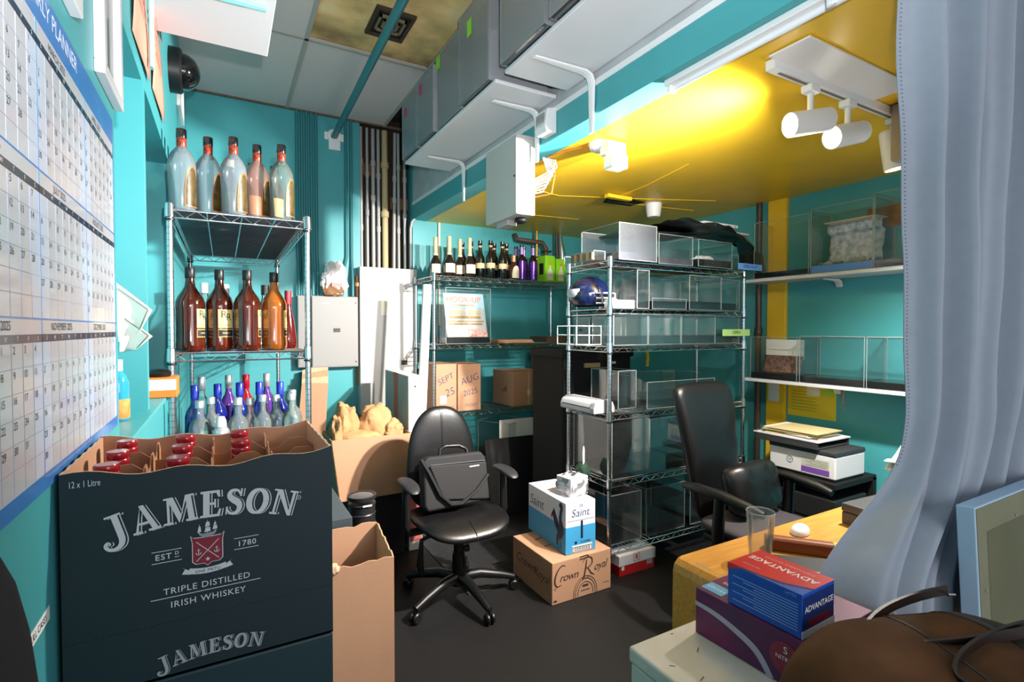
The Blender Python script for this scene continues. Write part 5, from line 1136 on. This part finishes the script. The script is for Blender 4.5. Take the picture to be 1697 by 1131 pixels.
# ================================================================ DESK, CABINET AND THE RIGHT SIDE
t = thing('desk', 'oak veneer desk with rounded front edges along the right side', 'desk', (1.24, .69, 0))
MB().prism([(0, .60), (0, .70), (.006, .722), (.022, .736), (.04, .74), (1.75, .74), (1.75, .60)], ((0, 0, 0), XR, ZU), -.47).build('top', OAK, t, bevel=.003)
MB().box((.0005, .0005, .0), (.03, .4695, .65)).build('end_panel', OAK, t)
MB().box((1.72, .0, .0), (1.75, .47, .60)).build('far_end_panel', OAK, t, bevel=.004)
MB().box((.03, .06, .15), (1.72, .085, .60)).build('modesty_panel', OAK, t)
q = MB(); random.seed(2)
for i in range(5): q.obox((.012 + .004 * i, .06 + .08 * i, .7285 + .0015 * i), (.012, .02 + .006 * (i % 3), .0012), 0, 0, -.7)
q.build('worn_edge', mat('bare_wood', '#e0b27c', .6), t)
t = thing('filing_cabinet', 'scuffed cream white filing cabinet in the foreground under the glove boxes', 'cabinet', (.80, .17, 0))
CRM = mat('cream_enamel', '#ddd6cb', .45, noise=.25, nscale=7, dark='#c9bfb0', detail=8)
MB().box((0, 0, .02), (.40, .70, .71)).build('body', CRM, t, bevel=.004); MB().box((-.004, -.004, .712), (.404, .704, .748)).build('top', CRM, t, bevel=.006)
q = MB(); random.seed(9)
for i in range(26):
    x, y, a = random.uniform(.02, .38), random.uniform(.30, .69), random.uniform(0, 3); q.obox((x, y, .7482), (random.uniform(.003, .010), .0012, .0003), a)
q.build('scuffs', mat('dark_scuff', '#6b625a', .7), t)
t = thing('glove_box', 'maroon purple glove box on the cream cabinet, lower one', 'box', (1.10, .705, .749), rad(2))
MAR = mat('maroon_print', '#7c1f52', .4, noise=.4, nscale=6, dark='#43204e')
MB().box((-.125, -.135, 0), (.12, .135, .108)).build('carton', MAR, t, bevel=.002)
b = MB(); Fm = ((-.1262, .135, 0), YB, ZU)
b.stroke([(0, .072), (.05, .070), (.10, .060), (.155, .040), (.19, .0)], [.010, .012, .014, .016, .014], Fm); b.build('silver_swoosh', mat('silver_print', '#b9a9bb', .4), t)
q = MB().lathe([(0, -.0009), (.034, -.0009), (.034, 0)], 24, (0, 0, 0), axis='X'); q.v = [(-.1258 + p[0], -.085 + p[1], .056 + p[2]) for p in q.v]; q.build('round_badge', mat('badge_red', '#8a1f3c', .4), t)
b = MB(); put_text(b, 'NITRILE', .012, (-.1272, -.085, .056), YB, ZU); put_text(b, 'S', .02, (-.1272, -.085, .074), YB, ZU); b.build('badge_lettering', PAPER, t)
MB().box((-.112, .075, .1082), (-.072, .13, .1088)).build('blue_label', mat('label_sky', '#5fa8d8', .5), t)
b = MB(); put_text(b, 'Gloves', .017, (-.092, .102, .1092), YB, XR); put_text(b, 'Extra Fit', .016, (-.052, .085, .1092), YB, XR); b.build('label_lettering', PAPER, t)
b = MB()
for yy in (-.005, -.075): b.stroke([(-.095, yy), (-.075, yy + .012), (-.088, yy - .018), (-.066, yy - .026), (-.058, yy - .010)], [.004, .006, .007, .006, .003], ((0, 0, .1090), XR, (0, 1, 0)))
b.build('ribbon_print', mat('pink_ribbon', '#c58ac9', .4), t)
MB().box((-.110, -.052, .1082), (-.085, -.030, .1087)).build('dark_patch', INK, t)
t = thing('glove_box', 'red and blue glove box lying on top of the maroon glove box', 'box', (1.04, .672, .858), rad(2))
BLUEC = mat('royal_blue_print', '#1f4fb0', .35, coat=.3); REDC = mat('bright_red_print', '#d62026', .35, coat=.3)
MB().box((-.06, -.083, 0), (.06, .083, .090)).build('carton', BLUEC, t, bevel=.002)
q = MB(); top_ = [(-.0601, .0835), (.0601, .0835), (.0601, -.0835), (-.02, -.083), (-.045, -.04), (-.055, .0), (-.0602, .05)]
q.prism(top_, ((0, 0, .0901), XR, (0, 1, 0)), .0004); q.face([(-.0606, .0835, .0903), (-.0606, .05, .0903), (-.0606, .06, .086), (-.0606, .0835, .076)])
q.build('red_top', REDC, t)
MB().prism([(-.06, .083), (-.058, .083), (-.05, .0), (-.04, -.04), (-.015, -.083), (-.022, -.083), (-.047, -.04), (-.057, .0)], ((0, 0, .0906), XR, (0, 1, 0)), .0003).build('maroon_edge', mat('deep_maroon', '#7a1428', .4), t)
b = MB(); put_text(b, 'ADVANTAGE', .0255, (.012, -.0, .0908), YF, (-1, 0, 0), bold=.012, shear=-.0); b.build('top_lettering', PAPER, t)
b = MB(); put_text(b, 'DISPOSABLE GLOVES', .012, (.038, -.0, .0908), YF, (-1, 0, 0)); b.build('small_top_lettering', mat('pale_red_ink', '#e7a09c', .5), t)
b = MB(); put_text(b, '100 COUNT', .008, (-.030, .045, .0908), YF, (-1, 0, 0)); put_text(b, 'LATEX', .008, (-.0606, -.06, .082), YB, ZU)
random.seed(4)
for i in range(10): b.box((-.0609, -.075, .014 + .0058 * i), (-.0605, .07 - .025 * ((i * 5) % 3), .0155 + .0058 * i))
b.build('fine_print', mat('pale_blue_ink', '#8fb4ea', .5), t)
MB().box((-.056, -.0838, .008), (.056, -.083, .082)).build('end_panel', mat('navy_print', '#16306e', .35), t)
b = MB(); put_text(b, 'ADVANTAGE', .0175, (0, -.0845, .056), XR, ZU, bold=.01); b.build('end_lettering', PAPER, t)
MB().box((-.04, -.0842, .02), (.04, -.0838, .034)).build('end_red_bar', mat('deep_maroon', '#7a1428', .4), t)
MB().box((-.0602, -.0840, 0), (.0602, -.0830, .016)).build('white_base_strip', PAPER, t)
# leather tote bag on the cabinet
t = thing('tote_bag', 'dark brown suede tote bag lying on the cabinet', 'bag', (1.085, .412, .749), rad(-13))
SUEDE = mat('brown_suede', '#573a25', .85, noise=.35, nscale=8, dark='#3c2819', bump=.15, bscale=200, spec=.2)
def bagf(u, v):
    a = 2 * PI * v; x = -.29 + .64 * u
    e = (max(0, 1 - abs(2 * u - 1) ** 3.5)) ** .42
    hh = (.094 - .02 * u) * e; ww = (.138) * e
    c, s = math.cos(a), math.sin(a)
    y = ww * math.copysign(abs(c) ** .7, c); z = hh + hh * math.copysign(abs(s) ** .75, s)
    z += .010 * nz.noise(Vector((x * 9, y * 9, s))) * (1 if s > 0 else 0) + .012 * math.sin(y * 22 + x * 6) * max(0, s) * .5
    return (x, y, max(z, .001))
MB().grid(bagf, 44, 36).build('body', SUEDE, t, smooth=60)
DKL = mat('dark_brown_leather', '#221610', .4, bump=.1, bscale=150)
def strap(y0, lift, shift):
    pts = []
    for i in range(25):
        f = i / 24; a = PI * f
        pts.append((.22 - .30 * math.sin(a) + shift, y0 + .075 * math.cos(a), .158 + lift * math.sin(a) + .01 * math.cos(2 * a)))
    q = MB(); n = len(pts); vs = []
    for i, p in enumerate(pts):
        tn = (Vector(pts[min(i + 1, n - 1)]) - Vector(pts[max(0, i - 1)])).normalized(); sd = Vector((0, 0, 1)); nr = tn.cross(sd).normalized()
        for dx, dz in ((-.003, -.009), (.003, -.009), (.003, .009), (-.003, .009)): vs.append(Vector(p) + nr * dx + sd * dz)
    q.add(vs, [(4 * i + j, 4 * i + (j + 1) % 4, 4 * i + 4 + (j + 1) % 4, 4 * i + 4 + j) for i in range(n - 1) for j in range(4)]); return q
strap(.05, .010, 0).build('handle', DKL, t, smooth=40); strap(-.085, .012, .02).build('handle', DKL, t, smooth=40)
def bend_strip(x0, w, k=1.006):
    return MB().grid(lambda u, v: tuple(c_ * (1 if i_ == 0 else k) for i_, c_ in enumerate(bagf(x0 + w * u, .02 + .46 * v))), 4, 24)
bend_strip(.70, .030).build('trim_band', DKL, t, smooth=60); bend_strip(.45, .010).build('seam_piping', DKL, t, smooth=60); bend_strip(.73, .22, 1.003).build('dark_end', mat('black_suede', '#1f1a18', .8), t, smooth=60)
q = MB()
for yy in (-.03, .125): q.tube([(.205, yy - .012, .166), (.226, yy - .012, .163)], .003, 6); q.tube([(.205, yy + .012, .166), (.226, yy + .012, .163)], .003, 6)
q.build('buckles', mat('bright_steel', '#d5d8dc', .2, 1.), t)

# things on the desk
dz = .7405
t = thing('tumbler', 'empty clear pint glass on the oak desk behind the glove box', 'glass', (1.485, 1.025, dz))
q = MB().lathe([(0, 0), (.030, 0), (.033, .004), (.043, .145), (.0435, .148), (.0415, .148), (.041, .143), (.0305, .012), (0, .010)], 32); q.build('glass', clear('drinking_glass', tint='#fbfcfb', gloss=.6, haze=.10), t, smooth=60)
MB().lathe([(.042, .1455), (.0437, .148), (.0422, .150), (.041, .147)], 32).build('rim', EDGE, t, smooth=60)
t = thing('wooden_block', 'brown wooden name block lying on the desk beside the glass', 'block', (1.635, .985, dz), rad(-50))
MB().prism([(-.022, 0), (.022, 0), (.018, .034), (.010, .042), (-.016, .042), (-.022, .036)], ((-.105, 0, 0), (0, -1, 0), ZU), -.20).build('block', mat('red_brown_wood', '#8a4a28', .4, noise=.25, nscale=5, stretch=(1, 9, 9)), t, bevel=.004)
t = thing('computer_mouse', 'white rounded mouse on the desk behind the wooden block', 'mouse', (1.79, 1.08, dz), rad(20)); cushion(superell(.05, .03, 2.2), .028, .002, 6, 24, 2.2, lambda x, y, z: (x, y, max(0, z + .002))).build('shell', CAPW, t, smooth=60)
t = thing('tablet_case', 'flat black case lying on the desk behind the glove box', 'case', (1.55, .885, dz), rad(-42)); MB().box((-.13, -.055, 0), (.13, .055, .018)).build('case', BLACK, t, bevel=.006)
MB().box((-.12, -.048, .0182), (.12, .048, .0186)).build('cover_panel', mat('dark_slate_plastic', '#202124', .5), t)
t = thing('key_bunch', 'bunch of silver keys with a green ring on the desk', 'keys', (1.735, .90, dz))
MB().tube([(.02 * math.cos(a), .02 * math.sin(a), .008 + .004 * math.sin(a)) for a in [2 * PI * i / 16 for i in range(17)]], .002, 6).build('key_ring', CHROME, t, smooth=60)
for i in range(5):
    a = rad(190 + 34 * i); q = MB(); q.obox((.038 * math.cos(a), .038 * math.sin(a), .005 + .0015 * i), (.019, .004, .0012), a); q.lathe([(0, 0), (.010, 0), (.010, .0022), (0, .0022)], 14, (.02 * math.cos(a), .02 * math.sin(a), .004 + .0016 * i)); q.build('key', mat('key_steel', '#d0cdc4', .25, 1.), t)
MB().tube([(.03 + .018 * math.cos(a), .03 + .018 * math.sin(a), .010) for a in [2 * PI * i / 14 for i in range(15)]], .006, 8).build('green_fob', mat('green_fob', '#8fae3a', .5), t, smooth=60)
t = thing('red_card', 'small red and white card beside the wooden block', 'card', (1.72, 1.0, dz), rad(-30)); MB().box((-.035, -.02, 0), (.035, .02, .002)).build('card', mat('signal_red', '#c8242c', .45), t); MB().box((0, -.018, .002), (.033, .018, .0026)).build('white_half', PAPER, t)
t = thing('cash_box', 'dark grey metal cash box on the desk beside the curtain', 'cash box', (2.16, .94, dz), rad(-4))
CB = mat('graphite_enamel', '#4c4a4c', .4, .2)
MB().box((-.15, -.11, 0), (.15, .11, .045)).build('base', CB, t, bevel=.004); MB().box((-.152, -.112, .046), (.152, .112, .078)).build('lid', CB, t, bevel=.006)
q = MB().tube([(-.04, -.05, .08), (-.04, -.05, .092), (.03, -.05, .092), (.03, -.05, .08)], .005, 8); q.build('handle', CHROME, t, smooth=50); MB().box((-.156, -.03, .036), (-.150, .02, .052)).build('latch', CHROME, t, bevel=.002)
t = thing('pen', 'dark pen lying on the desk by the cash box', 'pen', (2.0, .86, dz + .006), rad(-35)); MB().tube([(-.07, 0, 0), (.055, 0, 0), (.07, 0, 0)], [.005, .005, .0015], 8).build('barrel', BLACK, t, smooth=40); MB().tube([(-.072, 0, 0), (-.02, 0, 0)], .0056, 8).build('cap', mat('brass', '#c9a04c', .35, .8), t, smooth=40)
t = thing('laptop', 'white edged closed laptop at the far end of the desk', 'laptop', (2.55, 1.04, dz), rad(8)); MB().box((-.13, -.10, 0), (.17, .10, .014)).build('base', CAPW, t, bevel=.004); MB().box((-.128, -.098, .0155), (.168, .098, .03)).build('lid', BLACK, t, bevel=.004)
t = thing('folder_stack', 'pile of black folders and yellow papers on the laptop', 'folders', (2.59, 1.05, dz + .031), rad(14))
for i, m in enumerate((mat('manila_yellow', '#d8a84a', .6), BLACK, mat('dark_slate_plastic', '#202124', .5), BLACK)): MB().obox((.004 * i, .006 * (i % 2), .012 + .02 * i), (.115, .09, .008 if i else .004), .08 * i).build('folder', m, t, bevel=.003)
t = thing('paper_pile', 'heap of crumpled white paper sheets on the black folders', 'papers', (2.59, 1.06, dz + .113), rad(10))
for k_ in range(4):
    MB().grid(lambda u, v, k_=k_: (-.14 + .25 * u, -.09 + .17 * v, .010 * k_ + .018 * math.sin(5 * u + 2 * k_) * math.sin(3 * v + k_) + .020 + (.05 * (u - .2) ** 2 if k_ > 1 else 0)), 12, 10).build('sheet', PAPER, t, smooth=60, solid=.0008)
MB().grid(lambda u, v: (-.12 - .13 * u, -.02 + .035 * v, .05 + .03 * math.sin(3 * u) - .05 * u), 10, 2).build('receipt_strip', PAPER, t, smooth=60, solid=.0008)
MB().tube([(-.05, -.03, .075), (.02, 0, .09), (.09, .03, .075)], [.022, .026, .02], 10).build('rolled_sheet', PAPER, t, smooth=60)

# curtain
t = thing('curtain', 'pale blue grey curtain hanging at the right and draped on to the desk', 'curtain', (1.68, .76, 2.64))
CUR = mat('blue_grey_curtain', '#97a2b0', .8, noise=.05, nscale=30, sheen=.25, bump=.08, bscale=500)
def curt(u, v):
    z = 2.64 - (2.64 - .752 + .10 * sm((u - .10) / .05)) * v
    x0 = 1.485 + .185 * sm((2.5 - z) / 1.3); x1 = 2.95
    k = sm((1.15 - z) / .39)
    x = x0 + (x1 - x0) * (u ** 1.05)
    x -= (.30 * k ** 1.25) * (1 - u) ** .35 + .13 * sm((1.9 - z) / 1.1) * math.sin(PI * min(1, u * 1.3)) * .6
    ph = 2 * PI * 8.5 * u + .9 + .5 * math.sin(7 * u)
    amp = .036 * min(1, u * 7) * (1 - .40 * k)
    y = .615 + .05 * sm((2.5 - z) / 1.3) * (1 - k) + k * (.145 * sm((.10 - u) / .10) + .010 + .0) + .012 * sm((1.25 - z) / .2) + amp * (math.sin(ph + .6 * v) + .28 * math.sin(2 * (ph + .6 * v) + .8)) + .018 * math.sin(2.3 * ph + 1.5 * v) * min(1, u * 6) + .010 * nz.noise(Vector((u * 10, v * 6, 0)))
    y += .05 * sm((.10 - u) / .10) * (1 - k)
    return (x - 1.68, y - .76, z - 2.64)
MB().grid(curt, 190, 90).build('cloth', CUR, t, smooth=80, solid=.0025)
MB().tube([(-.30, -.145, .006), (1.30, -.145, .006)], .010, 10).build('rod', WHITE, t, smooth=40)
q = MB()
for i in range(150): 
    p = curt(.012, .02 + .0054 * i); q.obox((p[0], p[1] - .003, p[2]), (.0025, .0008, .0010))
q.build('hem_stitching', mat('stitch_grey', '#8592a3', .8), t)

# painted canvas leaning in the foreground
t = thing('canvas', 'stretched canvas with pale blue sides and olive face leaning at the right edge', 'canvas', (1.662, .495, 0))
t.rotation_euler = (rad(-3.2), 0, rad(0))
MB().box((0, 0, .0), (.75, .040, 1.015)).build('wrapped_sides', mat('pale_blue_canvas', '#a9c6e0', .7, bump=.1, bscale=400), t, bevel=.003)
MB().box((.004, -.0015, .004), (.746, .0, 1.011)).build('olive_face', mat('olive_canvas', '#7f8068', .85, noise=.18, nscale=5, bump=.1, bscale=400), t)
MB().box((.06, -.0022, .06), (.69, -.0014, .945)).build('darker_field', mat('dark_olive_canvas', '#66684f', .85, noise=.2, nscale=4), t)
q = MB()
for a, b_ in ((.035, .80), (.035, .45), (.25, .955)): q.lathe([(0, -.005), (.004, -.004), (.004, 0)], 8, (a, -.001, b_), axis='Y')
q.build('tacks', mat('bright_steel', '#d5d8dc', .2, 1.), t)

# executive chair
t = thing('executive_chair', 'high backed black leather chair with a cushion at the desk', 'chair', (2.36, 1.62, 0), rad(3))
q = MB().lathe([(0, .07), (.05, .07), (.04, .14), (0, .15)], 20); q.build('base_hub', BLACK, t, smooth=40)
for i in range(5):
    a = rad(50 + 72 * i); c, s = math.cos(a), math.sin(a)
    lo = MB().tube([(.02 * c, .02 * s, .115), (.14 * c, .14 * s, .11), (.30 * c, .30 * s, .072)], [.032, .026, .018], 10).build('leg', BLACK, t, smooth=50)
    q = MB().lathe([(0, -.02), (.024, -.018), (.027, 0), (.024, .018), (0, .02)], 14, axis='X'); M = Matrix.Translation((.30 * c, .30 * s, .0275)) @ Matrix.Rotation(a + PI / 2, 4, 'Z'); q.v = [tuple(M @ Vector(p)) for p in q.v]; q.build('caster', BLACK, lo, smooth=40)
MB().lathe([(0, .12), (.036, .12), (.03, .36), (0, .36)], 16).build('gas_column', BLACK, t, smooth=40)
cushion(superell(.255, .25, 3.4), .05, .05, 8, 44, 2.4, lambda x, y, z: (x, y, z + .455 + .02 * (x / .25) ** 2 - .03 * max(0, -y / .25 - .4))).build('seat', mat('dark_seat_fabric', '#3a363c', .7, bump=.15, bscale=300), t, smooth=50)
MB().box((-.20, -.19, .385), (.20, .20, .42)).build('seat_pan', BLACK, t, bevel=.01)
def ob(th):
    x, y = superell(.235, .36, 7)(th); return (x * (.90 + .16 * (y / .36)), y)
cushion(ob, .05, .045, 8, 52, 3.0, lambda x, y, z: (x, .27 - z + .16 * (y + .3) * .9 - .30 * x * x + .08 * max(0, y - .1), y + .81)).build('backrest', LEATHER, t, smooth=50)
MB().tube([(0, .20, .40), (0, .30, .42), (0, .33, .55)], .028, 8).build('back_bracket', BLACK, t, smooth=40)
for s in (-1, 1):
    ao = MB().tube([(s * .22, .05, .40), (s * .285, .05, .41), (s * .30, .04, .47), (s * .30, .03, .66)], [.022, .026, .03, .028], 8).build('armrest', BLACK, t, smooth=50)
    MB().tube([(s * .27, .26, .66), (s * .295, .16, .675), (s * .30, .02, .672), (s * .30, -.12, .655), (s * .295, -.19, .64)], [.018, .024, .027, .025, .018], 10).build('arm_pad', BLACK, ao, smooth=50)
t = thing('lumbar_cushion', 'small wrinkled black leather cushion against the executive chair back', 'cushion', (2.40, 1.71, .64))
t.rotation_euler = (rad(74), 0, rad(3))
cushion(superell(.20, .13, 5.0), .075, .05, 8, 56, 3.0, lambda x, y, z: (x, y, z + .010 * math.sin(x * 46) * max(0, y / .13) + .005 * nz.noise(Vector((x * 20, y * 20, 0))))).build('pad', LEATHER, t, smooth=60)

# printer on its black stand by the right wall
t = thing('printer_stand', 'low black stand with shelves under the printer', 'stand', (3.33, 1.92, 0))
q = MB()
for z in (0.02, .27, .52): q.box((-.22, -.25, z), (.24, .25, z + .035))
q.build('shelves', BLACKM, t, bevel=.004); MB().box((-.22, .215, .02), (.24, .25, .54)).box((.20, -.25, .02), (.24, .215, .54)).build('panels', BLACKM, t)
MB().box((-.20, -.24, .31), (.15, .2, .45)).build('drawer_box', mat('dark_slate_plastic', '#202124', .5), t, bevel=.008)
t = thing('printer', 'white and charcoal office printer beside the teal right wall', 'printer', (3.31, 1.90, .556))
MB().box((-.165, -.21, .012), (.16, .21, .150)).build('body', mat('printer_white', '#e6e4e6', .4), t, bevel=.008)
MB().box((-.16, -.205, .0), (.155, .205, .012)).build('foot', BLACK, t)
MB().box((-.168, -.213, .150), (.163, .213, .178)).build('charcoal_top', mat('charcoal_printer', '#3a3b3e', .45), t, bevel=.006)
q = MB().box((-.166, .0, .005), (-.1645, .205, .018)); q.build('paper_slot', BLACK, t)
# round maker's mark, service sticker
q = MB(); cyr, czr = .07, .085
q.tube([(-.1657, cyr + .020 * math.cos(a), czr + .020 * math.sin(a)) for a in [2 * PI * i / 24 for i in range(25)]], .0016, 6); put_text(q, 'hp', .022, (-.1664, cyr, czr + .002), YB, ZU, shear=.25); q.build('round_mark', mat('mark_grey', '#6b6b70', .5), t)
MB().box((-.1665, -.175, .052), (-.1652, -.005, .120)).build('sticker', mat('sticker_olive_white', '#cfd0c0', .5, noise=.15, nscale=40), t)
MB().box((-.1670, -.175, .030), (-.1652, -.005, .062)).build('sticker_purple_band', mat('sticker_purple', '#7a4aa8', .5), t)
q = MB()
for i in range(4): q.box((-.1672, -.165, .072 + .011 * i), (-.1664, -.03 - .03 * (i % 2), .075 + .011 * i))
q.build('sticker_print', mat('sticker_ink', '#8f9186', .5), t)
t = thing('document_tray', 'grey paper tray resting on the printer with its papers', 'tray', (3.29, 1.98, .735))
q = MB(); q.box((-.17, -.20, 0), (.17, .22, .012)); q.box((-.175, -.20, 0), (-.165, .22, .045)); q.box((.165, -.20, 0), (.175, .22, .045)); q.box((-.175, .21, 0), (.175, .225, .06)); q.build('tray', mat('charcoal_printer', '#3a3b3e', .45), t, bevel=.003)
MB().box((-.178, -.206, .044), (.178, .226, .052)).build('pale_lip', mat('printer_white', '#e6e4e6', .4), t)
t = thing('envelope_stack', 'stack of manila envelopes on the tray over the printer', 'envelopes', (3.29, 1.98, .788))
random.seed(11)
for i in range(6): MB().obox((random.uniform(-.02, .02), random.uniform(-.02, .03), .004 + .006 * i), (.14, .165, .0024), random.uniform(-.18, .18), random.uniform(-.01, .01)).build('envelope', [mat('manila', '#d9bf8a', .6), PAPER, mat('manila', '#d9bf8a', .6), mat('olive_envelope', '#b3a673', .6), PAPER, mat('manila_pale', '#cdbd8c', .6)][i], t)

# wall shelves on the right wall with their cases
for zz, l in ((1.828, 'upper white wall shelf on the right wall holding clear cases'), (1.112, 'lower white wall shelf on the right wall holding clear cases')):
    t = thing('wall_shelf', l, 'shelf', (3.6, 1.75, zz)); MB().box((-.26, -.75, -.022), (0, .71, 0)).build('board', BOARD, t, bevel=.003)
    b = MB()
    for yy in (.17, -.45): pass
    for yy in (.17, -.45):
        b = MB(); board_bracket(b, -.012, -.022, .17, .055, yy, 1); b.build('bracket', WHITE, t, smooth=50)
G2 = 'acrylic cases on the right wall shelves'
acrylic_case('tall clear case at the left end of the upper wall shelf', (3.345, 2.185, 1.829), .40, .24, .40, .04, rad(-90), G2)
c2 = acrylic_case('clear case with mottled paper and blue base on the upper wall shelf', (3.345, 1.79, 1.829), .37, .24, .42, .05, rad(-90), G2, basem=mat('bright_blue_plinth', '#4f86d6', .5))
acrylic_case('clear case with black base beside the curtain on the upper wall shelf', (3.345, 1.42, 1.829), .36, .24, .44, .045, rad(-90), G2)
MOT = mat('mottled_blue_paper', '#f0f2f4', .6, noise=.7, nscale=34, dark='#9aa3b8', detail=8)
t = thing('patterned_paper', 'crumpled blue grey speckled paper inside the blue based case', 'paper', (3.47, 1.79, 1.881))
MB().grid(lambda u, v: (.03 + .05 * v * (v < .8) + .02 * nz.noise(Vector((u * 5, v * 5, 0))), .16 - .32 * u, .27 * v), 20, 20).build('sheet', MOT, t, smooth=60, solid=.001)
MB().grid(lambda u, v: (-.07 + .12 * v, .165 - .33 * u, .005 + .04 * abs(nz.noise(Vector((u * 12, v * 4, 3)))) + .02 * v), 20, 8).build('loose_paper', mat('speckled_white', '#e8e6e0', .7, noise=.3, nscale=50, dark='#9fb8c4'), t, smooth=60, solid=.001)
t = thing('cardboard_picture', 'brown card picture behind the speckled paper in the blue based case', 'picture', (3.575, 1.66, 2.10)); MB().box((0, -.10, 0), (.004, .09, .13)).build('card', mat('brown_picture', '#9a6a34', .6, noise=.6, nscale=14, dark='#5d3a2a'), t)
t = thing('manila_strip', 'folded cream paper lying over the speckled paper in the blue based case', 'paper', (3.50, 1.79, 2.152)); MB().box((-.09, -.17, 0), (.05, .14, .004)).build('sheet', mat('cream_paper', '#e9e0cc', .7), t)
acrylic_case('clear case with brown mottled print at the left of the lower wall shelf', (3.345, 2.23, 1.113), .35, .24, .30, .045, rad(-90), G2)
acrylic_case('clear case in the middle of the lower wall shelf', (3.345, 1.84, 1.113), .40, .24, .31, .045, rad(-90), G2)
acrylic_case('clear case beside the curtain on the lower wall shelf', (3.345, 1.44, 1.113), .38, .24, .31, .045, rad(-90), G2)
t = thing('insert_card', 'white card with brown speckled lower half in the left case of the lower shelf', 'card', (3.40, 2.225, 1.16))
MB().box((.04, -.16, .10), (.042, .12, .235)).build('white_card', PAPER, t); MB().grid(lambda u, v: (.035 * v + .01 * nz.noise(Vector((u * 9, v * 5, 2))), .12 - .28 * u, .003 + .12 * v), 16, 10).build('speckled_card', mat('brown_speckle', '#8d6a5c', .7, noise=.7, nscale=40, dark='#3e2a2a', detail=8), t, smooth=60, solid=.001)
# notes under the lower shelf
t = thing('notice_sheet', 'large yellow notice sheet on the teal wall below the lower shelf', 'paper', (3.599, 2.105, .845)); MB().box((-.001, -.17, 0), (0, .17, .245)).build('sheet', mat('yellow_paper', '#e3c52c', .6), t)
q = MB()
for i in range(7): q.box((-.0016, -.03 - .01 * (i % 3), .045 + .022 * i), (-.001, .14, .048 + .022 * i))
put_text(q, 'PLEASE NOTE', .018, (-.0018, .05, .215), YB, ZU); q.build('writing', mat('faded_ink_brown', '#7d6a24', .7), t)
t = thing('sticky_note', 'cream sticky note at the top of the yellow notice', 'note', (3.5975, 2.09, 1.0)); MB().box((-.001, -.045, 0), (0, .045, .085)).build('note', mat('cream_paper', '#e9e0cc', .7), t)
t = thing('sticky_note', 'green sticky note at the top right of the yellow notice', 'note', (3.5975, 1.99, 1.005)); MB().box((-.001, -.045, 0), (0, .045, .08)).build('note', mat('lime_note', '#a9c93a', .6), t)
t = thing('paper_note', 'small white paper taped on the yellow strip of the right wall', 'note', (3.5695, 2.37, .93)); MB().box((-.001, -.045, 0), (0, .04, .16)).build('note', PAPER, t)
t = thing('clear_hook', 'clear plastic hook on the teal wall under the lower shelf', 'hook', (3.6, 1.89, .93)); MB().box((-.004, -.012, 0), (0, .012, .14)).build('strip', EDGE, t, bevel=.002); MB().tube([(-.004, 0, .03), (-.02, 0, .025), (-.022, 0, .045)], .004, 6).build('hook', EDGE, t)

# ================================================================ BOARDS ALONG THE BEAM AND WHAT STANDS ON THEM
t = thing('beam_shelf', 'white shelf board on the beam farther from the viewer', 'shelf', (1.45, 2.81, 2.612)); MB().box((-.34, -.68, 0), (0, .68, .018)).build('board', BOARD, t, bevel=.003)
for y in (.42, -.52): b = MB(); board_bracket(b, -.012, 0, .26, .27, y, 1); b.build('bracket', WHITE, t, smooth=50)
t = thing('beam_shelf', 'white shelf board on the beam nearer to the viewer', 'shelf', (1.45, 1.30, 2.612)); MB().box((-.34, -.9, 0), (0, .74, .018)).build('board', BOARD, t, bevel=.003)
for y in (.535, -.5): b = MB(); board_bracket(b, -.012, 0, .30, .27, y, 1); b.build('bracket', WHITE, t, smooth=50)
G3 = 'acrylic cases on the shelves along the beam'
BT = 2.631
for i, (y, w, h, l) in enumerate([(3.325, .29, .37, 'acrylic case at the far end of the beam shelf with the lower pink tag'), (3.02, .29, .39, 'acrylic case with the upper pink tag on the far beam shelf'), (2.68, .34, .42, 'acrylic case with the small green tag in the middle of the far beam shelf'), (2.325, .34, .45, 'acrylic case with the large green tag at the near end of the far beam shelf')]):
    c_ = acrylic_case(l, (1.085 + .02 * (i == 2), y, BT), w, .33, h, .045 if i != 3 else .012, rad(-90), G3, film='all', basem=mat('smoky_plinth', '#3c3a40', .3))
for i, (y, w, h, l) in enumerate([(1.84, .36, .42, 'acrylic case at the far end of the near beam shelf'), (1.44, .38, .46, 'acrylic case cut off by the top edge on the near beam shelf')]):
    acrylic_case(l, (1.075, y, BT), w, .33, h, .05, rad(-90), G3, film='all', basem=mat('smoky_plinth', '#3c3a40', .3))
for y, z, m, l, w_, h_ in ((3.39, 2.90, '#d83a6c', 'lower pink tag on the far beam case', .04, .055), (3.09, 2.93, '#d83a6c', 'upper pink tag on the second beam case', .045, .06), (2.84, 2.98, '#8fd83a', 'small green tag on the third beam case', .06, .07), (2.36, 2.93, '#8fe03a', 'large green tag on the nearest case of the far beam shelf', .05, .08)):
    t = thing('paper_tag', l, 'tag', (1.0835, y, z)); MB().box((-.0012, -w_ / 2, 0), (0, w_ / 2, h_)).build('tag', mat('tag' + m, m, .5), t)
for t_ in [o for o in C.objects if o.name.startswith('paper_tag') and o.location.y < 2.86 and o.location.y > 2.8]: t_.location.x = 1.1035

# padded chair edge close to the viewer, lower left
t = thing('chair_back', 'dark navy padded edge close to the viewer at the lower left corner', 'chair', (-.16, .42, 0))
cushion(superell(.055, .10, 3), .62, .55, 10, 32, 4, lambda x, y, z: (x + (.0), y, z + .72)).build('pad', mat('dark_navy_cloth', '#15161f', .9), t, smooth=60)
MB().box((-.045, -.08, 0), (.045, .08, .18)).build('foot', BLACKM, t, bevel=.01)
